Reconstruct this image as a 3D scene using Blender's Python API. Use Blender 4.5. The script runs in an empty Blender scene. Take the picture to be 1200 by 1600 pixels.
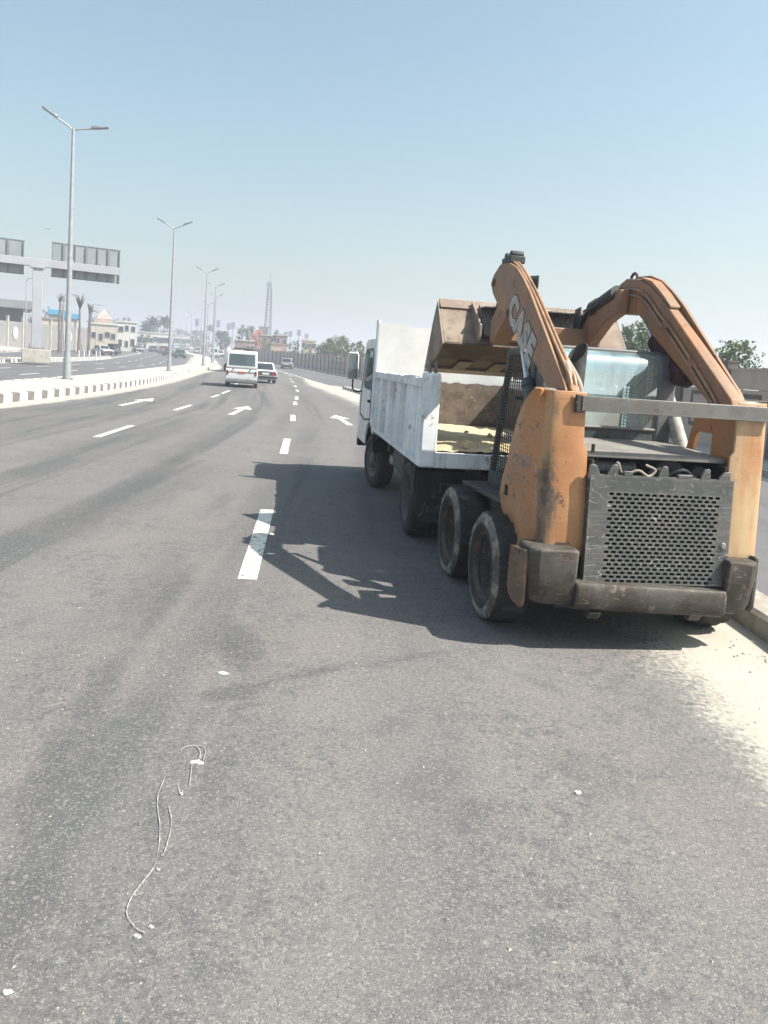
import bpy, bmesh, math, random
from mathutils import Vector, Matrix, Euler
random.seed(7)
SC = bpy.context.scene
COL = SC.collection
PI = math.pi
R = math.radians

# ------------------------------------------------------------------ camera
FPX, CAMH = 1150.0, 1.75
PPX, PPY = 600.0, 682.0
pitch, roll = R(5.5), R(3.9)
cF = Vector((0, math.cos(pitch), -math.sin(pitch)))
cR0 = Vector((1, 0, 0)); cU0 = cR0.cross(cF)
cR = cR0*math.cos(roll) + cU0*math.sin(roll)
cU = -cR0*math.sin(roll) + cU0*math.cos(roll)
cam_data = bpy.data.cameras.new('camera')
cam = bpy.data.objects.new('camera', cam_data); COL.objects.link(cam)
cam.matrix_world = Matrix(((cR.x, cU.x, -cF.x, 0), (cR.y, cU.y, -cF.y, 0), (cR.z, cU.z, -cF.z, CAMH), (0, 0, 0, 1)))
cam_data.sensor_width = 36.0
cam_data.lens = FPX/1600*36
cam_data.shift_y = -(800-PPY)/1600
cam_data.clip_start = 0.05
cam_data.clip_end = 6000
SC.camera = cam

# ------------------------------------------------------------------ sun, sky, exposure
SUN_EL, SUN_AZ = R(50), R(106)
SUN_E, SKY_E, EXPO = 5.0, 0.0665, 1.16
world = bpy.data.worlds.new('World'); SC.world = world; world.use_nodes = True
wn = world.node_tree; wn.nodes.clear()
sky = wn.nodes.new('ShaderNodeTexSky'); sky.sky_type = 'NISHITA'; sky.sun_disc = False
sky.sun_elevation = SUN_EL; sky.sun_rotation = SUN_AZ
sky.altitude = 0; sky.air_density = 1.6; sky.dust_density = 3.4; sky.ozone_density = 0.3
bg = wn.nodes.new('ShaderNodeBackground'); bg.inputs[1].default_value = SKY_E
wo = wn.nodes.new('ShaderNodeOutputWorld')
wt = wn.nodes.new('ShaderNodeMix'); wt.data_type = 'RGBA'; wt.blend_type = 'MULTIPLY'; wt.inputs[0].default_value = 1; wt.inputs[7].default_value = (0.89, 1.10, 1.13, 1)
wn.links.new(sky.outputs[0], wt.inputs[6]); wn.links.new(wt.outputs[2], bg.inputs[0]); wn.links.new(bg.outputs[0], wo.inputs[0])
sl = bpy.data.lights.new('sun', 'SUN'); sl.energy = SUN_E; sl.angle = R(0.5); sl.color = (1.0, 0.945, 0.86)
so = bpy.data.objects.new('sun', sl); COL.objects.link(so)
sdir = Vector((math.sin(SUN_AZ)*math.cos(SUN_EL), math.cos(SUN_AZ)*math.cos(SUN_EL), math.sin(SUN_EL)))
so.rotation_euler = sdir.to_track_quat('Z', 'Y').to_euler(); so.location = (60, -20, 80)
SC.view_settings.view_transform = 'Standard'; SC.view_settings.look = 'None'
SC.view_settings.gamma = 1; SC.view_settings.use_curve_mapping = False
SC.view_settings.exposure = EXPO
SC.render.engine = 'CYCLES'
SC.cycles.max_bounces = 6; SC.cycles.diffuse_bounces = 3; SC.cycles.glossy_bounces = 3
SC.cycles.transparent_max_bounces = 16; SC.cycles.volume_bounces = 1
SC.cycles.use_denoising = True

# ------------------------------------------------------------------ terrain and view helpers
def rz(x, y):
    d = math.hypot(x, y)
    if d > 330: return 0.0135*242
    return 0.135*math.log1p(math.exp(min((d-88)/10, 60)))
def ray(px, py):
    return cF + cR*((px-PPX)/FPX) - cU*((py-PPY)/FPX)
def spot(px, d, dz=0.0):
    """ground point at horizontal distance d in the image column px"""
    lo, hi = 200.0, 1700.0
    for _ in range(48):
        m = (lo+hi)/2; r = ray(px, m); h = math.hypot(r.x, r.y)
        x, y = r.x/h*d, r.y/h*d
        if CAMH + r.z/h*d > rz(x, y)+dz: lo = m
        else: hi = m
    return Vector((x, y, rz(x, y)+dz))
def zof(px, py, d):
    r = ray(px, py); h = math.hypot(r.x, r.y)
    return CAMH + r.z/h*d

# ------------------------------------------------------------------ node materials
class NT:
    def __init__(s, name):
        s.m = bpy.data.materials.new(name); s.m.use_nodes = True
        s.t = s.m.node_tree; s.t.nodes.clear()
        s.out = s.t.nodes.new('ShaderNodeOutputMaterial')
        s.tc = s.t.nodes.new('ShaderNodeTexCoord')
    def n(s, typ, **kw):
        nd = s.t.nodes.new('ShaderNode'+typ)
        for k, v in kw.items(): setattr(nd, k, v)
        return nd
    def l(s, a, b): s.t.links.new(a, b)
    def put(s, sock, v):
        if hasattr(v, 'is_linked') or isinstance(v, bpy.types.NodeSocket): s.l(v, sock)
        elif isinstance(v, (tuple, list)) and len(v) == 3 and sock.type == 'RGBA': sock.default_value = (*v, 1)
        else: sock.default_value = v
    def math(s, op, a, b=0.0, clamp=False):
        nd = s.n('Math', operation=op, use_clamp=clamp); s.put(nd.inputs[0], a); s.put(nd.inputs[1], b); return nd.outputs[0]
    def mix(s, f, a, b, mode='MIX'):
        nd = s.n('Mix', data_type='RGBA', blend_type=mode); s.put(nd.inputs[0], f); s.put(nd.inputs[6], a); s.put(nd.inputs[7], b); return nd.outputs[2]
    def noise(s, vec=None, scale=5.0, detail=6.0, rough=0.55, dist=0.0):
        nd = s.n('TexNoise'); s.put(nd.inputs['Vector'], vec if vec is not None else s.tc.outputs['Object'])
        nd.inputs['Scale'].default_value = scale; nd.inputs['Detail'].default_value = detail
        nd.inputs['Roughness'].default_value = rough; nd.inputs['Distortion'].default_value = dist
        return nd.outputs[0]
    def ramp(s, f, a, b):
        nd = s.n('MapRange'); nd.clamp = True; nd.interpolation_type = 'SMOOTHSTEP'
        s.put(nd.inputs[0], f); s.put(nd.inputs[1], a); s.put(nd.inputs[2], b); return nd.outputs[0]
    def hairlines(s, sc, w=0.0035):
        """thin broken curved scratches: narrow level lines of stretched noises"""
        r = None
        for rot, scl, loc in (((0.4, 0.3, 0.2), (0.8, 0.8, 5.0), 0), ((-0.6, 1.1, 0.5), (0.9, 0.8, 4.5), 3), ((1.3, 0.2, -0.7), (0.8, 1.0, 6), 7)):
            n = s.noise(s.mapping(scale=scl, rot=rot, loc=(loc, loc, 0)), scale=sc, detail=1.0, rough=0.4)
            d = s.math('ABSOLUTE', s.math('SUBTRACT', n, 0.5))
            b = s.ramp(d, w, w*0.3)
            k = s.noise(s.mapping(loc=(loc+2, 5, loc)), scale=sc*3.5, detail=3, rough=0.6)
            b = s.math('MULTIPLY', b, s.ramp(k, 0.5, 0.56))
            r = b if r is None else s.math('MAXIMUM', r, b)
        return r
    def mapping(s, scale=(1, 1, 1), rot=(0, 0, 0), loc=(0, 0, 0), vec=None):
        nd = s.n('Mapping'); s.put(nd.inputs[0], vec if vec is not None else s.tc.outputs['Object'])
        nd.inputs['Scale'].default_value = scale; nd.inputs['Rotation'].default_value = rot; nd.inputs['Location'].default_value = loc
        return nd.outputs[0]
    def bump(s, h, strength=0.3, dist=0.01, normal=None):
        nd = s.n('Bump'); nd.inputs['Strength'].default_value = strength; nd.inputs['Distance'].default_value = dist
        s.put(nd.inputs['Height'], h)
        if normal is not None: s.l(normal, nd.inputs['Normal'])
        return nd.outputs[0]
    def bsdf(s, color, rough=0.6, metal=0.0, normal=None, spec=0.5, **kw):
        b = s.n('BsdfPrincipled'); s.put(b.inputs['Base Color'], color); s.put(b.inputs['Roughness'], rough)
        s.put(b.inputs['Metallic'], metal); b.inputs['Specular IOR Level'].default_value = spec
        if normal is not None: s.l(normal, b.inputs['Normal'])
        for k, v in kw.items(): s.put(b.inputs[k], v)
        return b
    def done(s, b):
        s.l(b.outputs[0] if hasattr(b, 'outputs') else b, s.out.inputs[0]); return s.m

def mul(c, k): return tuple(min(1, x*k) for x in c)

ALB = 0.75   # common reflectance scale of all the plain and worn materials
def plain(name, color, rough=0.7, metal=0.0, var=0.18, scale=6.0, bump=0.0, dirt=None, dirt_amt=0.4, spec=0.4):
    color = mul(color, ALB); dirt = mul(dirt, ALB) if dirt else None
    t = NT(name)
    a = t.noise(scale=scale, detail=7, rough=0.62)
    c = t.mix(t.ramp(a, 0.3, 0.7), mul(color, 1-var), mul(color, 1+var))
    if dirt:
        d = t.noise(t.mapping(loc=(3.1, 7.7, 1.3)), scale=scale*0.5, detail=9, rough=0.7)
        c = t.mix(t.math('MULTIPLY', t.ramp(d, 0.48, 0.68), dirt_amt), c, dirt)
    nm = t.bump(a, bump, 0.01) if bump else None
    return t.done(t.bsdf(c, rough, metal, nm, spec))

def worn(name, color, chip=(0.16, 0.11, 0.08), chip_amt=0.55, dirt=(0.33, 0.28, 0.23), dirt_amt=0.35, rough=0.5, metal=0.0,
         scale=3.0, scratch=(0.6, 0.55, 0.5), scratch_amt=0.5, scale_s=9.0, streak=0.0, streak_col=(0.2, 0.15, 0.1), bump=0.15, var=0.15, edge=None, edge_amt=0.75):
    color, chip, dirt, scratch, streak_col = (mul(q, ALB) for q in (color, chip, dirt, scratch, streak_col))
    """scuffed paint: tone drift, chips, dirt film, fine scratches, optional run-down streaks"""
    t = NT(name)
    lo = t.noise(scale=scale*0.6, detail=5)
    c = t.mix(t.ramp(lo, 0.3, 0.7), mul(color, 1-var), mul(color, 1+var*0.7))
    d = t.noise(t.mapping(loc=(5, 1, 2)), scale=scale, detail=9, rough=0.68)
    c = t.mix(t.math('MULTIPLY', t.ramp(d, 0.42, 0.61), dirt_amt), c, dirt)
    if streak:
        sv = t.noise(t.mapping(scale=(9, 9, 0.7)), scale=1.6, detail=6, rough=0.6)
        c = t.mix(t.math('MULTIPLY', t.ramp(sv, 0.5, 0.64), streak), c, streak_col)
    ch = t.noise(t.mapping(loc=(2, 9, 4)), scale=scale*2.3, detail=12, rough=0.74)
    cm = t.ramp(ch, 0.595, 0.625)
    c = t.mix(t.math('MULTIPLY', cm, chip_amt), c, chip)
    sm = t.hairlines(scale_s*0.35)
    c = t.mix(t.math('MULTIPLY', sm, scratch_amt), c, scratch)
    if edge:   # paint rubbed off along the corners of the metal
        bv = t.n('Bevel', samples=3); bv.inputs[0].default_value = 0.022
        ge = t.n('NewGeometry'); dp = t.n('VectorMath', operation='DOT_PRODUCT'); t.l(bv.outputs[0], dp.inputs[0]); t.l(ge.outputs['Normal'], dp.inputs[1])
        en = t.noise(scale=11, detail=7, rough=0.7)
        em = t.ramp(t.math('ADD', t.math('SUBTRACT', 1.0, dp.outputs['Value']), t.math('MULTIPLY', t.math('SUBTRACT', en, 0.55), 0.5)), 0.03, 0.12)
        c = t.mix(t.math('MULTIPLY', em, edge_amt), c, mul(edge, ALB))
    hgt = t.math('ADD', t.math('MULTIPLY', cm, -0.6), t.math('MULTIPLY', lo, 1.0))
    nm = t.bump(hgt, bump, 0.006)
    rg = t.math('ADD', rough, t.math('MULTIPLY', d, 0.2))
    return t.done(t.bsdf(c, rg, metal, nm, 0.4))

M = {}
ORANGE = (0.53, 0.245, 0.105)
M['orange'] = worn('orange_paint', ORANGE, chip=(0.10, 0.07, 0.055), chip_amt=0.75, dirt=(0.36, 0.23, 0.15), dirt_amt=0.55, rough=0.45, scratch=(0.1, 0.07, 0.05), scratch_amt=0.5, scale_s=6.0)
M['orange_scuff'] = worn('orange_paint_scuffed', (0.15, 0.085, 0.05), chip=(0.05, 0.045, 0.04), chip_amt=0.9, dirt=(0.28, 0.14, 0.07), dirt_amt=0.6, rough=0.6, scratch=(0.3, 0.2, 0.14), scratch_amt=0.6, scale=7.0)
M['orange_arm'] = worn('orange_arm_paint', (0.42, 0.205, 0.10), chip=(0.12, 0.075, 0.05), chip_amt=0.6, dirt=(0.30, 0.20, 0.14), dirt_amt=0.8, rough=0.5, scratch=(0.16, 0.10, 0.07), scratch_amt=0.5, edge=(0.20, 0.125, 0.08), streak=0.4, streak_col=(0.24, 0.14, 0.085))
M['bare'] = worn('bare_steel', (0.27, 0.25, 0.225), chip=(0.10, 0.075, 0.06), chip_amt=0.7, dirt=(0.24, 0.19, 0.15), dirt_amt=0.7, rough=0.5, metal=0.35, scratch=(0.7, 0.68, 0.63), scratch_amt=0.5, scale=5.0)
M['bumper'] = worn('bumper_steel', (0.088, 0.078, 0.068), chip=(0.24, 0.20, 0.16), chip_amt=0.6, dirt=(0.05, 0.037, 0.027), dirt_amt=0.9, rough=0.6, metal=0.1, scratch=(0.40, 0.36, 0.31), scratch_amt=0.45, scale=4.0, edge=(0.36, 0.31, 0.26))
M['grille'] = worn('grille_paint', (0.10, 0.105, 0.105), chip=(0.30, 0.29, 0.27), chip_amt=0.4, dirt=(0.20, 0.18, 0.16), dirt_amt=0.45, rough=0.45, metal=0.25, scratch=(0.6, 0.6, 0.58), scratch_amt=0.9, scale=4.0, scale_s=7.0, edge=(0.30, 0.29, 0.275), edge_amt=0.45)
M['dark'] = worn('dark_paint', (0.045, 0.05, 0.053), chip=(0.14, 0.12, 0.1), chip_amt=0.4, dirt=(0.13, 0.115, 0.1), dirt_amt=0.5, rough=0.55, scratch=(0.25, 0.24, 0.22), scratch_amt=0.3)
M['black'] = plain('black_grime', (0.012, 0.012, 0.012), 0.7, var=0.4, dirt=(0.05, 0.042, 0.035), dirt_amt=0.6)
M['cabdark'] = worn('cab_paint', (0.055, 0.066, 0.072), chip=(0.16, 0.14, 0.12), chip_amt=0.25, dirt=(0.22, 0.2, 0.18), dirt_amt=0.45, rough=0.45, scratch=(0.3, 0.3, 0.3), scratch_amt=0.25)
M['hood'] = worn('hood_paint', (0.26, 0.245, 0.225), chip=(0.1, 0.08, 0.07), chip_amt=0.5, dirt=(0.16, 0.13, 0.11), dirt_amt=0.5, rough=0.55, scratch=(0.5, 0.48, 0.45), scratch_amt=0.4)
M['wire'] = plain('screen_wire', (0.09, 0.085, 0.075), 0.6, metal=0.3)
M['bucket'] = worn('bucket_steel', (0.25, 0.185, 0.145), chip=(0.12, 0.09, 0.07), chip_amt=0.5, dirt=(0.36, 0.29, 0.23), dirt_amt=0.8, rough=0.7, metal=0.1, scratch=(0.45, 0.4, 0.36), scratch_amt=0.4, scale=3.0, edge=(0.40, 0.34, 0.29))
M['bucket_shaded'] = worn('shaded_bucket_underside_steel', (0.11, 0.078, 0.055), chip=(0.06, 0.045, 0.035), chip_amt=0.6, dirt=(0.19, 0.13, 0.09), dirt_amt=0.6, rough=0.7, scratch=(0.3, 0.25, 0.2), scratch_amt=0.3)  # bucket steel darkened: shade on the down-facing plates put into the colour
M['wear'] = worn('wear_strip_steel', (0.27, 0.205, 0.15), chip=(0.12, 0.09, 0.07), chip_amt=0.6, dirt=(0.14, 0.1, 0.07), dirt_amt=0.6, rough=0.6)
M['perf'] = plain('dusty_grip_plate', (0.30, 0.27, 0.24), 0.8, var=0.5, scale=60, dirt=(0.1, 0.09, 0.08), dirt_amt=0.8)
M['chrome'] = plain('chrome_rod', (0.75, 0.78, 0.82), 0.12, metal=1.0, var=0.05)
M['barrel'] = worn('cylinder_barrel', (0.045, 0.065, 0.09), chip=(0.15, 0.14, 0.13), chip_amt=0.4, dirt=(0.14, 0.13, 0.12), dirt_amt=0.4, rough=0.4)
M['peeled'] = worn('peeling_white_barrel', (0.42, 0.40, 0.37), chip=(0.12, 0.085, 0.06), chip_amt=0.95, dirt=(0.25, 0.21, 0.17), dirt_amt=0.5, rough=0.55, scale=7.0)
M['maroon'] = plain('maroon_cloth', (0.055, 0.022, 0.028), 0.9, var=0.35, scale=14, bump=0.4)
M['tube'] = plain('steel_hydraulic_tube', (0.40, 0.24, 0.14), 0.45, metal=0.1, var=0.3, dirt=(0.15, 0.1, 0.07))
M['hose'] = plain('dusty_hose', (0.34, 0.29, 0.25), 0.75, var=0.25, dirt=(0.12, 0.1, 0.09))
M['letter'] = plain('worn_white_lettering', (0.50, 0.47, 0.44), 0.6, var=0.2, scale=20, dirt=(0.28, 0.15, 0.09), dirt_amt=0.45)
M['letter_edge'] = plain('lettering_outline', (0.075, 0.055, 0.05), 0.6)
M['scrawl'] = plain('worn_paint_writing', (0.46, 0.40, 0.35), 0.7, var=0.2, scale=30, dirt=(0.3, 0.15, 0.08), dirt_amt=0.6)
M['steel_shiny'] = plain('dull_galvanised_steel', (0.42, 0.42, 0.41), 0.4, metal=0.7, var=0.2, dirt=(0.15, 0.13, 0.11))

def rubber(name, col, dust, amt):
    t = NT(name)
    a = t.noise(scale=5, detail=8, rough=0.7); b = t.noise(scale=38, detail=5, rough=0.6)
    c = t.mix(t.math('MULTIPLY', t.ramp(a, 0.42, 0.72), amt), col, dust)
    c = t.mix(t.math('MULTIPLY', t.ramp(b, 0.58, 0.7), amt*0.8), c, mul(dust, 1.25))
    return t.done(t.bsdf(c, 0.75, 0, t.bump(b, 0.6, 0.006), 0.3))
M['tyre'] = rubber('loader_tyre_rubber', (0.018, 0.018, 0.018), (0.12, 0.11, 0.095), 0.4)
M['tyre_edge'] = rubber('loader_tyre_chunked_edge', (0.07, 0.065, 0.058), (0.36, 0.33, 0.29), 1.0)
M['tyre_truck'] = rubber('truck_tyre_rubber', (0.022, 0.022, 0.022), (0.1, 0.095, 0.085), 0.4)
M['rim'] = worn('rusty_rim', (0.06, 0.05, 0.042), chip=(0.16, 0.13, 0.1), chip_amt=0.5, dirt=(0.15, 0.12, 0.095), dirt_amt=0.7, rough=0.7)
M['rim_grey'] = worn('truck_rim_grey', (0.12, 0.12, 0.118), chip=(0.06, 0.04, 0.03), chip_amt=0.5, dirt=(0.16, 0.13, 0.1), dirt_amt=0.5, rough=0.6)
M['truckwhite'] = worn('truck_white_paint', (0.93, 0.96, 0.98), chip=(0.36, 0.27, 0.20), chip_amt=0.75, dirt=(0.68, 0.69, 0.68), dirt_amt=0.5, rough=0.5, scratch=(0.32, 0.28, 0.24), scratch_amt=0.45, streak=0.4, streak_col=(0.36, 0.35, 0.33), edge=(0.26, 0.21, 0.17), edge_amt=0.7)
M['cabwhite'] = worn('cab_white_paint', (0.88, 0.91, 0.93), chip=(0.35, 0.3, 0.26), chip_amt=0.3, dirt=(0.55, 0.53, 0.5), dirt_amt=0.35, rough=0.3)
M['lining'] = worn('rusted_bed_lining', (0.20, 0.155, 0.12), chip=(0.52, 0.47, 0.41), chip_amt=0.6, dirt=(0.12, 0.092, 0.07), dirt_amt=0.8, rough=0.8, scratch=(0.5, 0.45, 0.4), scratch_amt=0.5, scale=7.0)
M['sand'] = plain('yellow_sand', (0.60, 0.50, 0.33), 0.95, var=0.16, scale=9, bump=0.8, dirt=(0.44, 0.33, 0.19), dirt_amt=0.5)
M['flap'] = plain('black_mud_flap', (0.03, 0.03, 0.03), 0.6, var=0.3, dirt=(0.09, 0.085, 0.075), dirt_amt=0.6)
M['flapprint'] = plain('faded_flap_print', (0.10, 0.10, 0.095), 0.7, var=0.3, scale=25, dirt=(0.04, 0.04, 0.04), dirt_amt=0.7)
M['redlamp'] = plain('red_lamp_lens', (0.30, 0.02, 0.015), 0.3, var=0.2)
M['amber'] = plain('amber_lens', (0.55, 0.2, 0.03), 0.3, var=0.1)
M['skin'] = plain('brown_skin', (0.36, 0.20, 0.13), 0.6, var=0.08)
M['shirt'] = plain('white_cotton_shirt', (0.62, 0.62, 0.6), 0.9, var=0.08)
M['hair'] = plain('dark_hair', (0.02, 0.015, 0.012), 0.7)
M['trim'] = plain('black_trim', (0.025, 0.026, 0.028), 0.5, var=0.2)
M['galv'] = plain('galvanised_pole', (0.42, 0.44, 0.47), 0.45, metal=0.35, var=0.12, dirt=(0.4, 0.38, 0.36), dirt_amt=0.35)
M['lampgrey'] = plain('lamp_head_grey', (0.27, 0.29, 0.32), 0.5, metal=0.3)
M['concrete'] = plain('pale_concrete', (0.46, 0.43, 0.38), 0.9, var=0.15, scale=3, bump=0.2, dirt=(0.33, 0.3, 0.26))
M['white_kerb'] = plain('white_kerb_paint', (0.78, 0.76, 0.72), 0.7, var=0.08, scale=9, dirt=(0.6, 0.56, 0.5), dirt_amt=0.5)
M['black_kerb'] = plain('faded_black_kerb_paint', (0.19, 0.175, 0.165), 0.75, var=0.2, scale=9, dirt=(0.33, 0.3, 0.27), dirt_amt=0.6)
M['kerbstone'] = plain('concrete_kerbstone', (0.40, 0.36, 0.31), 0.9, var=0.2, scale=7, bump=0.5, dirt=(0.24, 0.2, 0.16), dirt_amt=0.6)
M['pave'] = plain('sandy_pavement', (0.52, 0.48, 0.42), 0.95, var=0.14, scale=1.3, bump=0.2, dirt=(0.42, 0.38, 0.31), dirt_amt=0.5)
M['earth'] = plain('dry_sandy_earth', (0.40, 0.34, 0.26), 0.95, var=0.2, scale=0.12, dirt=(0.27, 0.24, 0.17), dirt_amt=0.5)
M['verge'] = plain('dry_verge_grass', (0.19, 0.20, 0.10), 0.95, var=0.3, scale=1.0)
M['wallpanel'] = plain('beige_wall_render', (0.58, 0.475, 0.385), 0.9, var=0.08, scale=1.5, bump=0.15, dirt=(0.45, 0.39, 0.33), dirt_amt=0.5)
M['wallpost'] = plain('mauve_brown_wall_paint', (0.155, 0.12, 0.105), 0.85, var=0.1, scale=2, dirt=(0.21, 0.18, 0.165), dirt_amt=0.4)
M['brick'] = plain('raw_red_brickwork', (0.33, 0.22, 0.17), 0.95, var=0.15, scale=0.8, dirt=(0.42, 0.35, 0.28), dirt_amt=0.6)
M['plaster'] = plain('cream_plaster', (0.56, 0.49, 0.40), 0.9, var=0.1, scale=0.5, dirt=(0.4, 0.34, 0.28), dirt_amt=0.4)
M['whitewall'] = plain('white_wall_paint', (0.70, 0.67, 0.62), 0.9, var=0.08, scale=0.6, dirt=(0.5, 0.47, 0.42), dirt_amt=0.4)
M['tentroof'] = plain('pale_pink_tiled_roof', (0.50, 0.38, 0.32), 0.85, var=0.1, scale=1)
M['greyroof'] = plain('grey_roof_cladding', (0.23, 0.24, 0.25), 0.6, var=0.1, scale=0.4)
M['darkglass'] = plain('dark_window_glass', (0.022, 0.030, 0.035), 0.12, var=0.2, spec=0.7)
M['fence'] = plain('pale_grey_fence_cladding', (0.30, 0.29, 0.28), 0.8, var=0.08, scale=0.7)
M['bluesheet'] = plain('bright_blue_sheet', (0.06, 0.34, 0.55), 0.7, var=0.15, scale=0.6)
M['signback'] = plain('sign_back_aluminium', (0.32, 0.35, 0.37), 0.5, metal=0.3, var=0.12, scale=0.5)
M['signrib'] = plain('sign_rib_grey', (0.21, 0.235, 0.25), 0.55, metal=0.2, var=0.1)
M['gantry'] = plain('gantry_pale_grey_paint', (0.40, 0.41, 0.45), 0.55, var=0.08, scale=0.6)
M['tower'] = plain('tower_steel', (0.09, 0.10, 0.14), 0.6, metal=0.2)
M['bark'] = plain('dusty_bark', (0.14, 0.105, 0.075), 0.95, var=0.3, scale=6, bump=0.5)
M['palmbark'] = plain('palm_trunk_bark', (0.17, 0.135, 0.10), 0.95, var=0.35, scale=5, bump=0.6)

def leafmat(name, col, col2):
    col, col2 = mul(col, 0.9), mul(col2, 0.9)
    t = NT(name)
    i = t.n('ObjectInfo'); a = t.noise(scale=0.9, detail=4)
    c = t.mix(t.ramp(a, 0.35, 0.65), col, col2)
    b = t.bsdf(c, 0.65, 0, None, 0.25)
    tr = t.n('BsdfTranslucent'); t.put(tr.inputs[0], mul(col2, 1.3))
    mx = t.n('MixShader'); mx.inputs[0].default_value = 0.25
    t.l(b.outputs[0], mx.inputs[1]); t.l(tr.outputs[0], mx.inputs[2])
    return t.done(mx)
M['leaf'] = leafmat('green_leaves', (0.04, 0.08, 0.024), (0.09, 0.145, 0.045))
M['leaf_light'] = leafmat('yellow_green_leaves', (0.075, 0.13, 0.03), (0.15, 0.20, 0.06))
M['leaf_grey'] = leafmat('grey_green_leaves', (0.045, 0.065, 0.035), (0.085, 0.10, 0.058))
M['leaf_flame'] = leafmat('orange_red_blossom', (0.55, 0.10, 0.035), (0.62, 0.20, 0.07))
M['frond'] = leafmat('dusty_palm_frond', (0.075, 0.085, 0.045), (0.13, 0.135, 0.075))

def glass(name, tint, refl=0.25, rough=0.03, opac=0.25):
    t = NT(name)
    tr = t.n('BsdfTransparent'); t.put(tr.inputs[0], tint)
    gl = t.n('BsdfGlossy'); gl.inputs['Roughness'].default_value = rough; t.put(gl.inputs[0], (0.9, 0.95, 0.95))
    df = t.n('BsdfDiffuse'); t.put(df.inputs[0], (0.36, 0.50, 0.50))
    fr = t.n('Fresnel'); fr.inputs[0].default_value = 1.5
    m1 = t.n('MixShader'); a = t.noise(t.mapping(scale=(1, 1, 0.5)), scale=2.5, detail=7, rough=0.65)
    t.l(t.math('MULTIPLY', t.ramp(a, 0.2, 0.8), opac*1.6), m1.inputs[0])
    t.l(tr.outputs[0], m1.inputs[1]); t.l(df.outputs[0], m1.inputs[2])
    m2 = t.n('MixShader'); t.l(t.math('ADD', t.math('MULTIPLY', fr.outputs[0], 1.0), refl*0.4, True), m2.inputs[0])
    t.l(m1.outputs[0], m2.inputs[1]); t.l(gl.outputs[0], m2.inputs[2])
    return t.done(m2)
M['cabglass'] = glass('dust_and_sheen_teal_cab_glass', (0.50, 0.72, 0.74), refl=0.75, opac=0.55)  # strong diffuse film: dust plus sky reflection put into the colour
M['mirror'] = plain('mirror_glass', (0.42, 0.47, 0.47), 0.15, metal=0.8, var=0.1)
def carpaint(name, c, rough=0.3): return plain(name, c, rough, var=0.05, scale=2, dirt=mul((0.45, 0.42, 0.38), 0.9), dirt_amt=0.25, spec=0.5)
M['c_white'] = carpaint('white_car_paint', (0.72, 0.72, 0.72))
M['c_silver'] = carpaint('silver_car_paint', (0.33, 0.35, 0.37))
M['c_grey'] = carpaint('dark_grey_car_paint', (0.10, 0.11, 0.115))
M['c_green'] = carpaint('dark_green_car_paint', (0.03, 0.095, 0.085))
M['c_blue'] = carpaint('dark_blue_car_paint', (0.03, 0.05, 0.09))
M['c_red'] = carpaint('faded_red_car_paint', (0.30, 0.05, 0.04))
M['c_beige'] = carpaint('beige_car_paint', (0.42, 0.36, 0.28))
M['c_yellow'] = carpaint('yellow_car_paint', (0.55, 0.36, 0.05))
M['orangeplate'] = plain('orange_number_plate', (0.62, 0.13, 0.05), 0.5, var=0.1)
M['whiteplate'] = plain('white_number_plate', (0.68, 0.68, 0.66), 0.5, var=0.1)
M['interior'] = plain('grey_seat_fabric', (0.30, 0.32, 0.34), 0.9, var=0.15)
M['litter'] = plain('white_litter', (0.72, 0.70, 0.66), 0.85, var=0.1, scale=20)
M['thread'] = plain('white_thread', (0.56, 0.55, 0.52), 0.8, var=0.05)
M['chips'] = plain('pale_stone_chips', (0.42, 0.39, 0.35), 0.9, var=0.35, scale=40)

# ------------------------------------------------------------------ object helpers
def tag(o, label=None, cat=None, group=None, kind=None):
    if label: o['label'] = label
    if cat: o['category'] = cat
    if group: o['group'] = group
    if kind: o['kind'] = kind
    return o
def empty(name, loc, rz_=0.0, label=None, cat=None, group=None, parent=None):
    o = bpy.data.objects.new(name, None); COL.objects.link(o)
    o.location = loc; o.rotation_euler = (0, 0, rz_); o.empty_display_size = 0.3
    if parent: o.parent = parent
    return tag(o, label, cat, group)
def copy_tree(o, parent=None):
    c = o.copy(); COL.objects.link(c)
    if parent is not None: c.parent = parent
    for ch in list(o.children): copy_tree(ch, c)
    return c
def inst(src, name, parent, loc, rot=(0, 0, 0), scale=None):
    o = bpy.data.objects.new(name, src if isinstance(src, bpy.types.Mesh) else src.data); COL.objects.link(o)
    o.parent = parent; o.location = loc; o.rotation_euler = rot
    if scale: o.scale = scale
    return o

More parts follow.
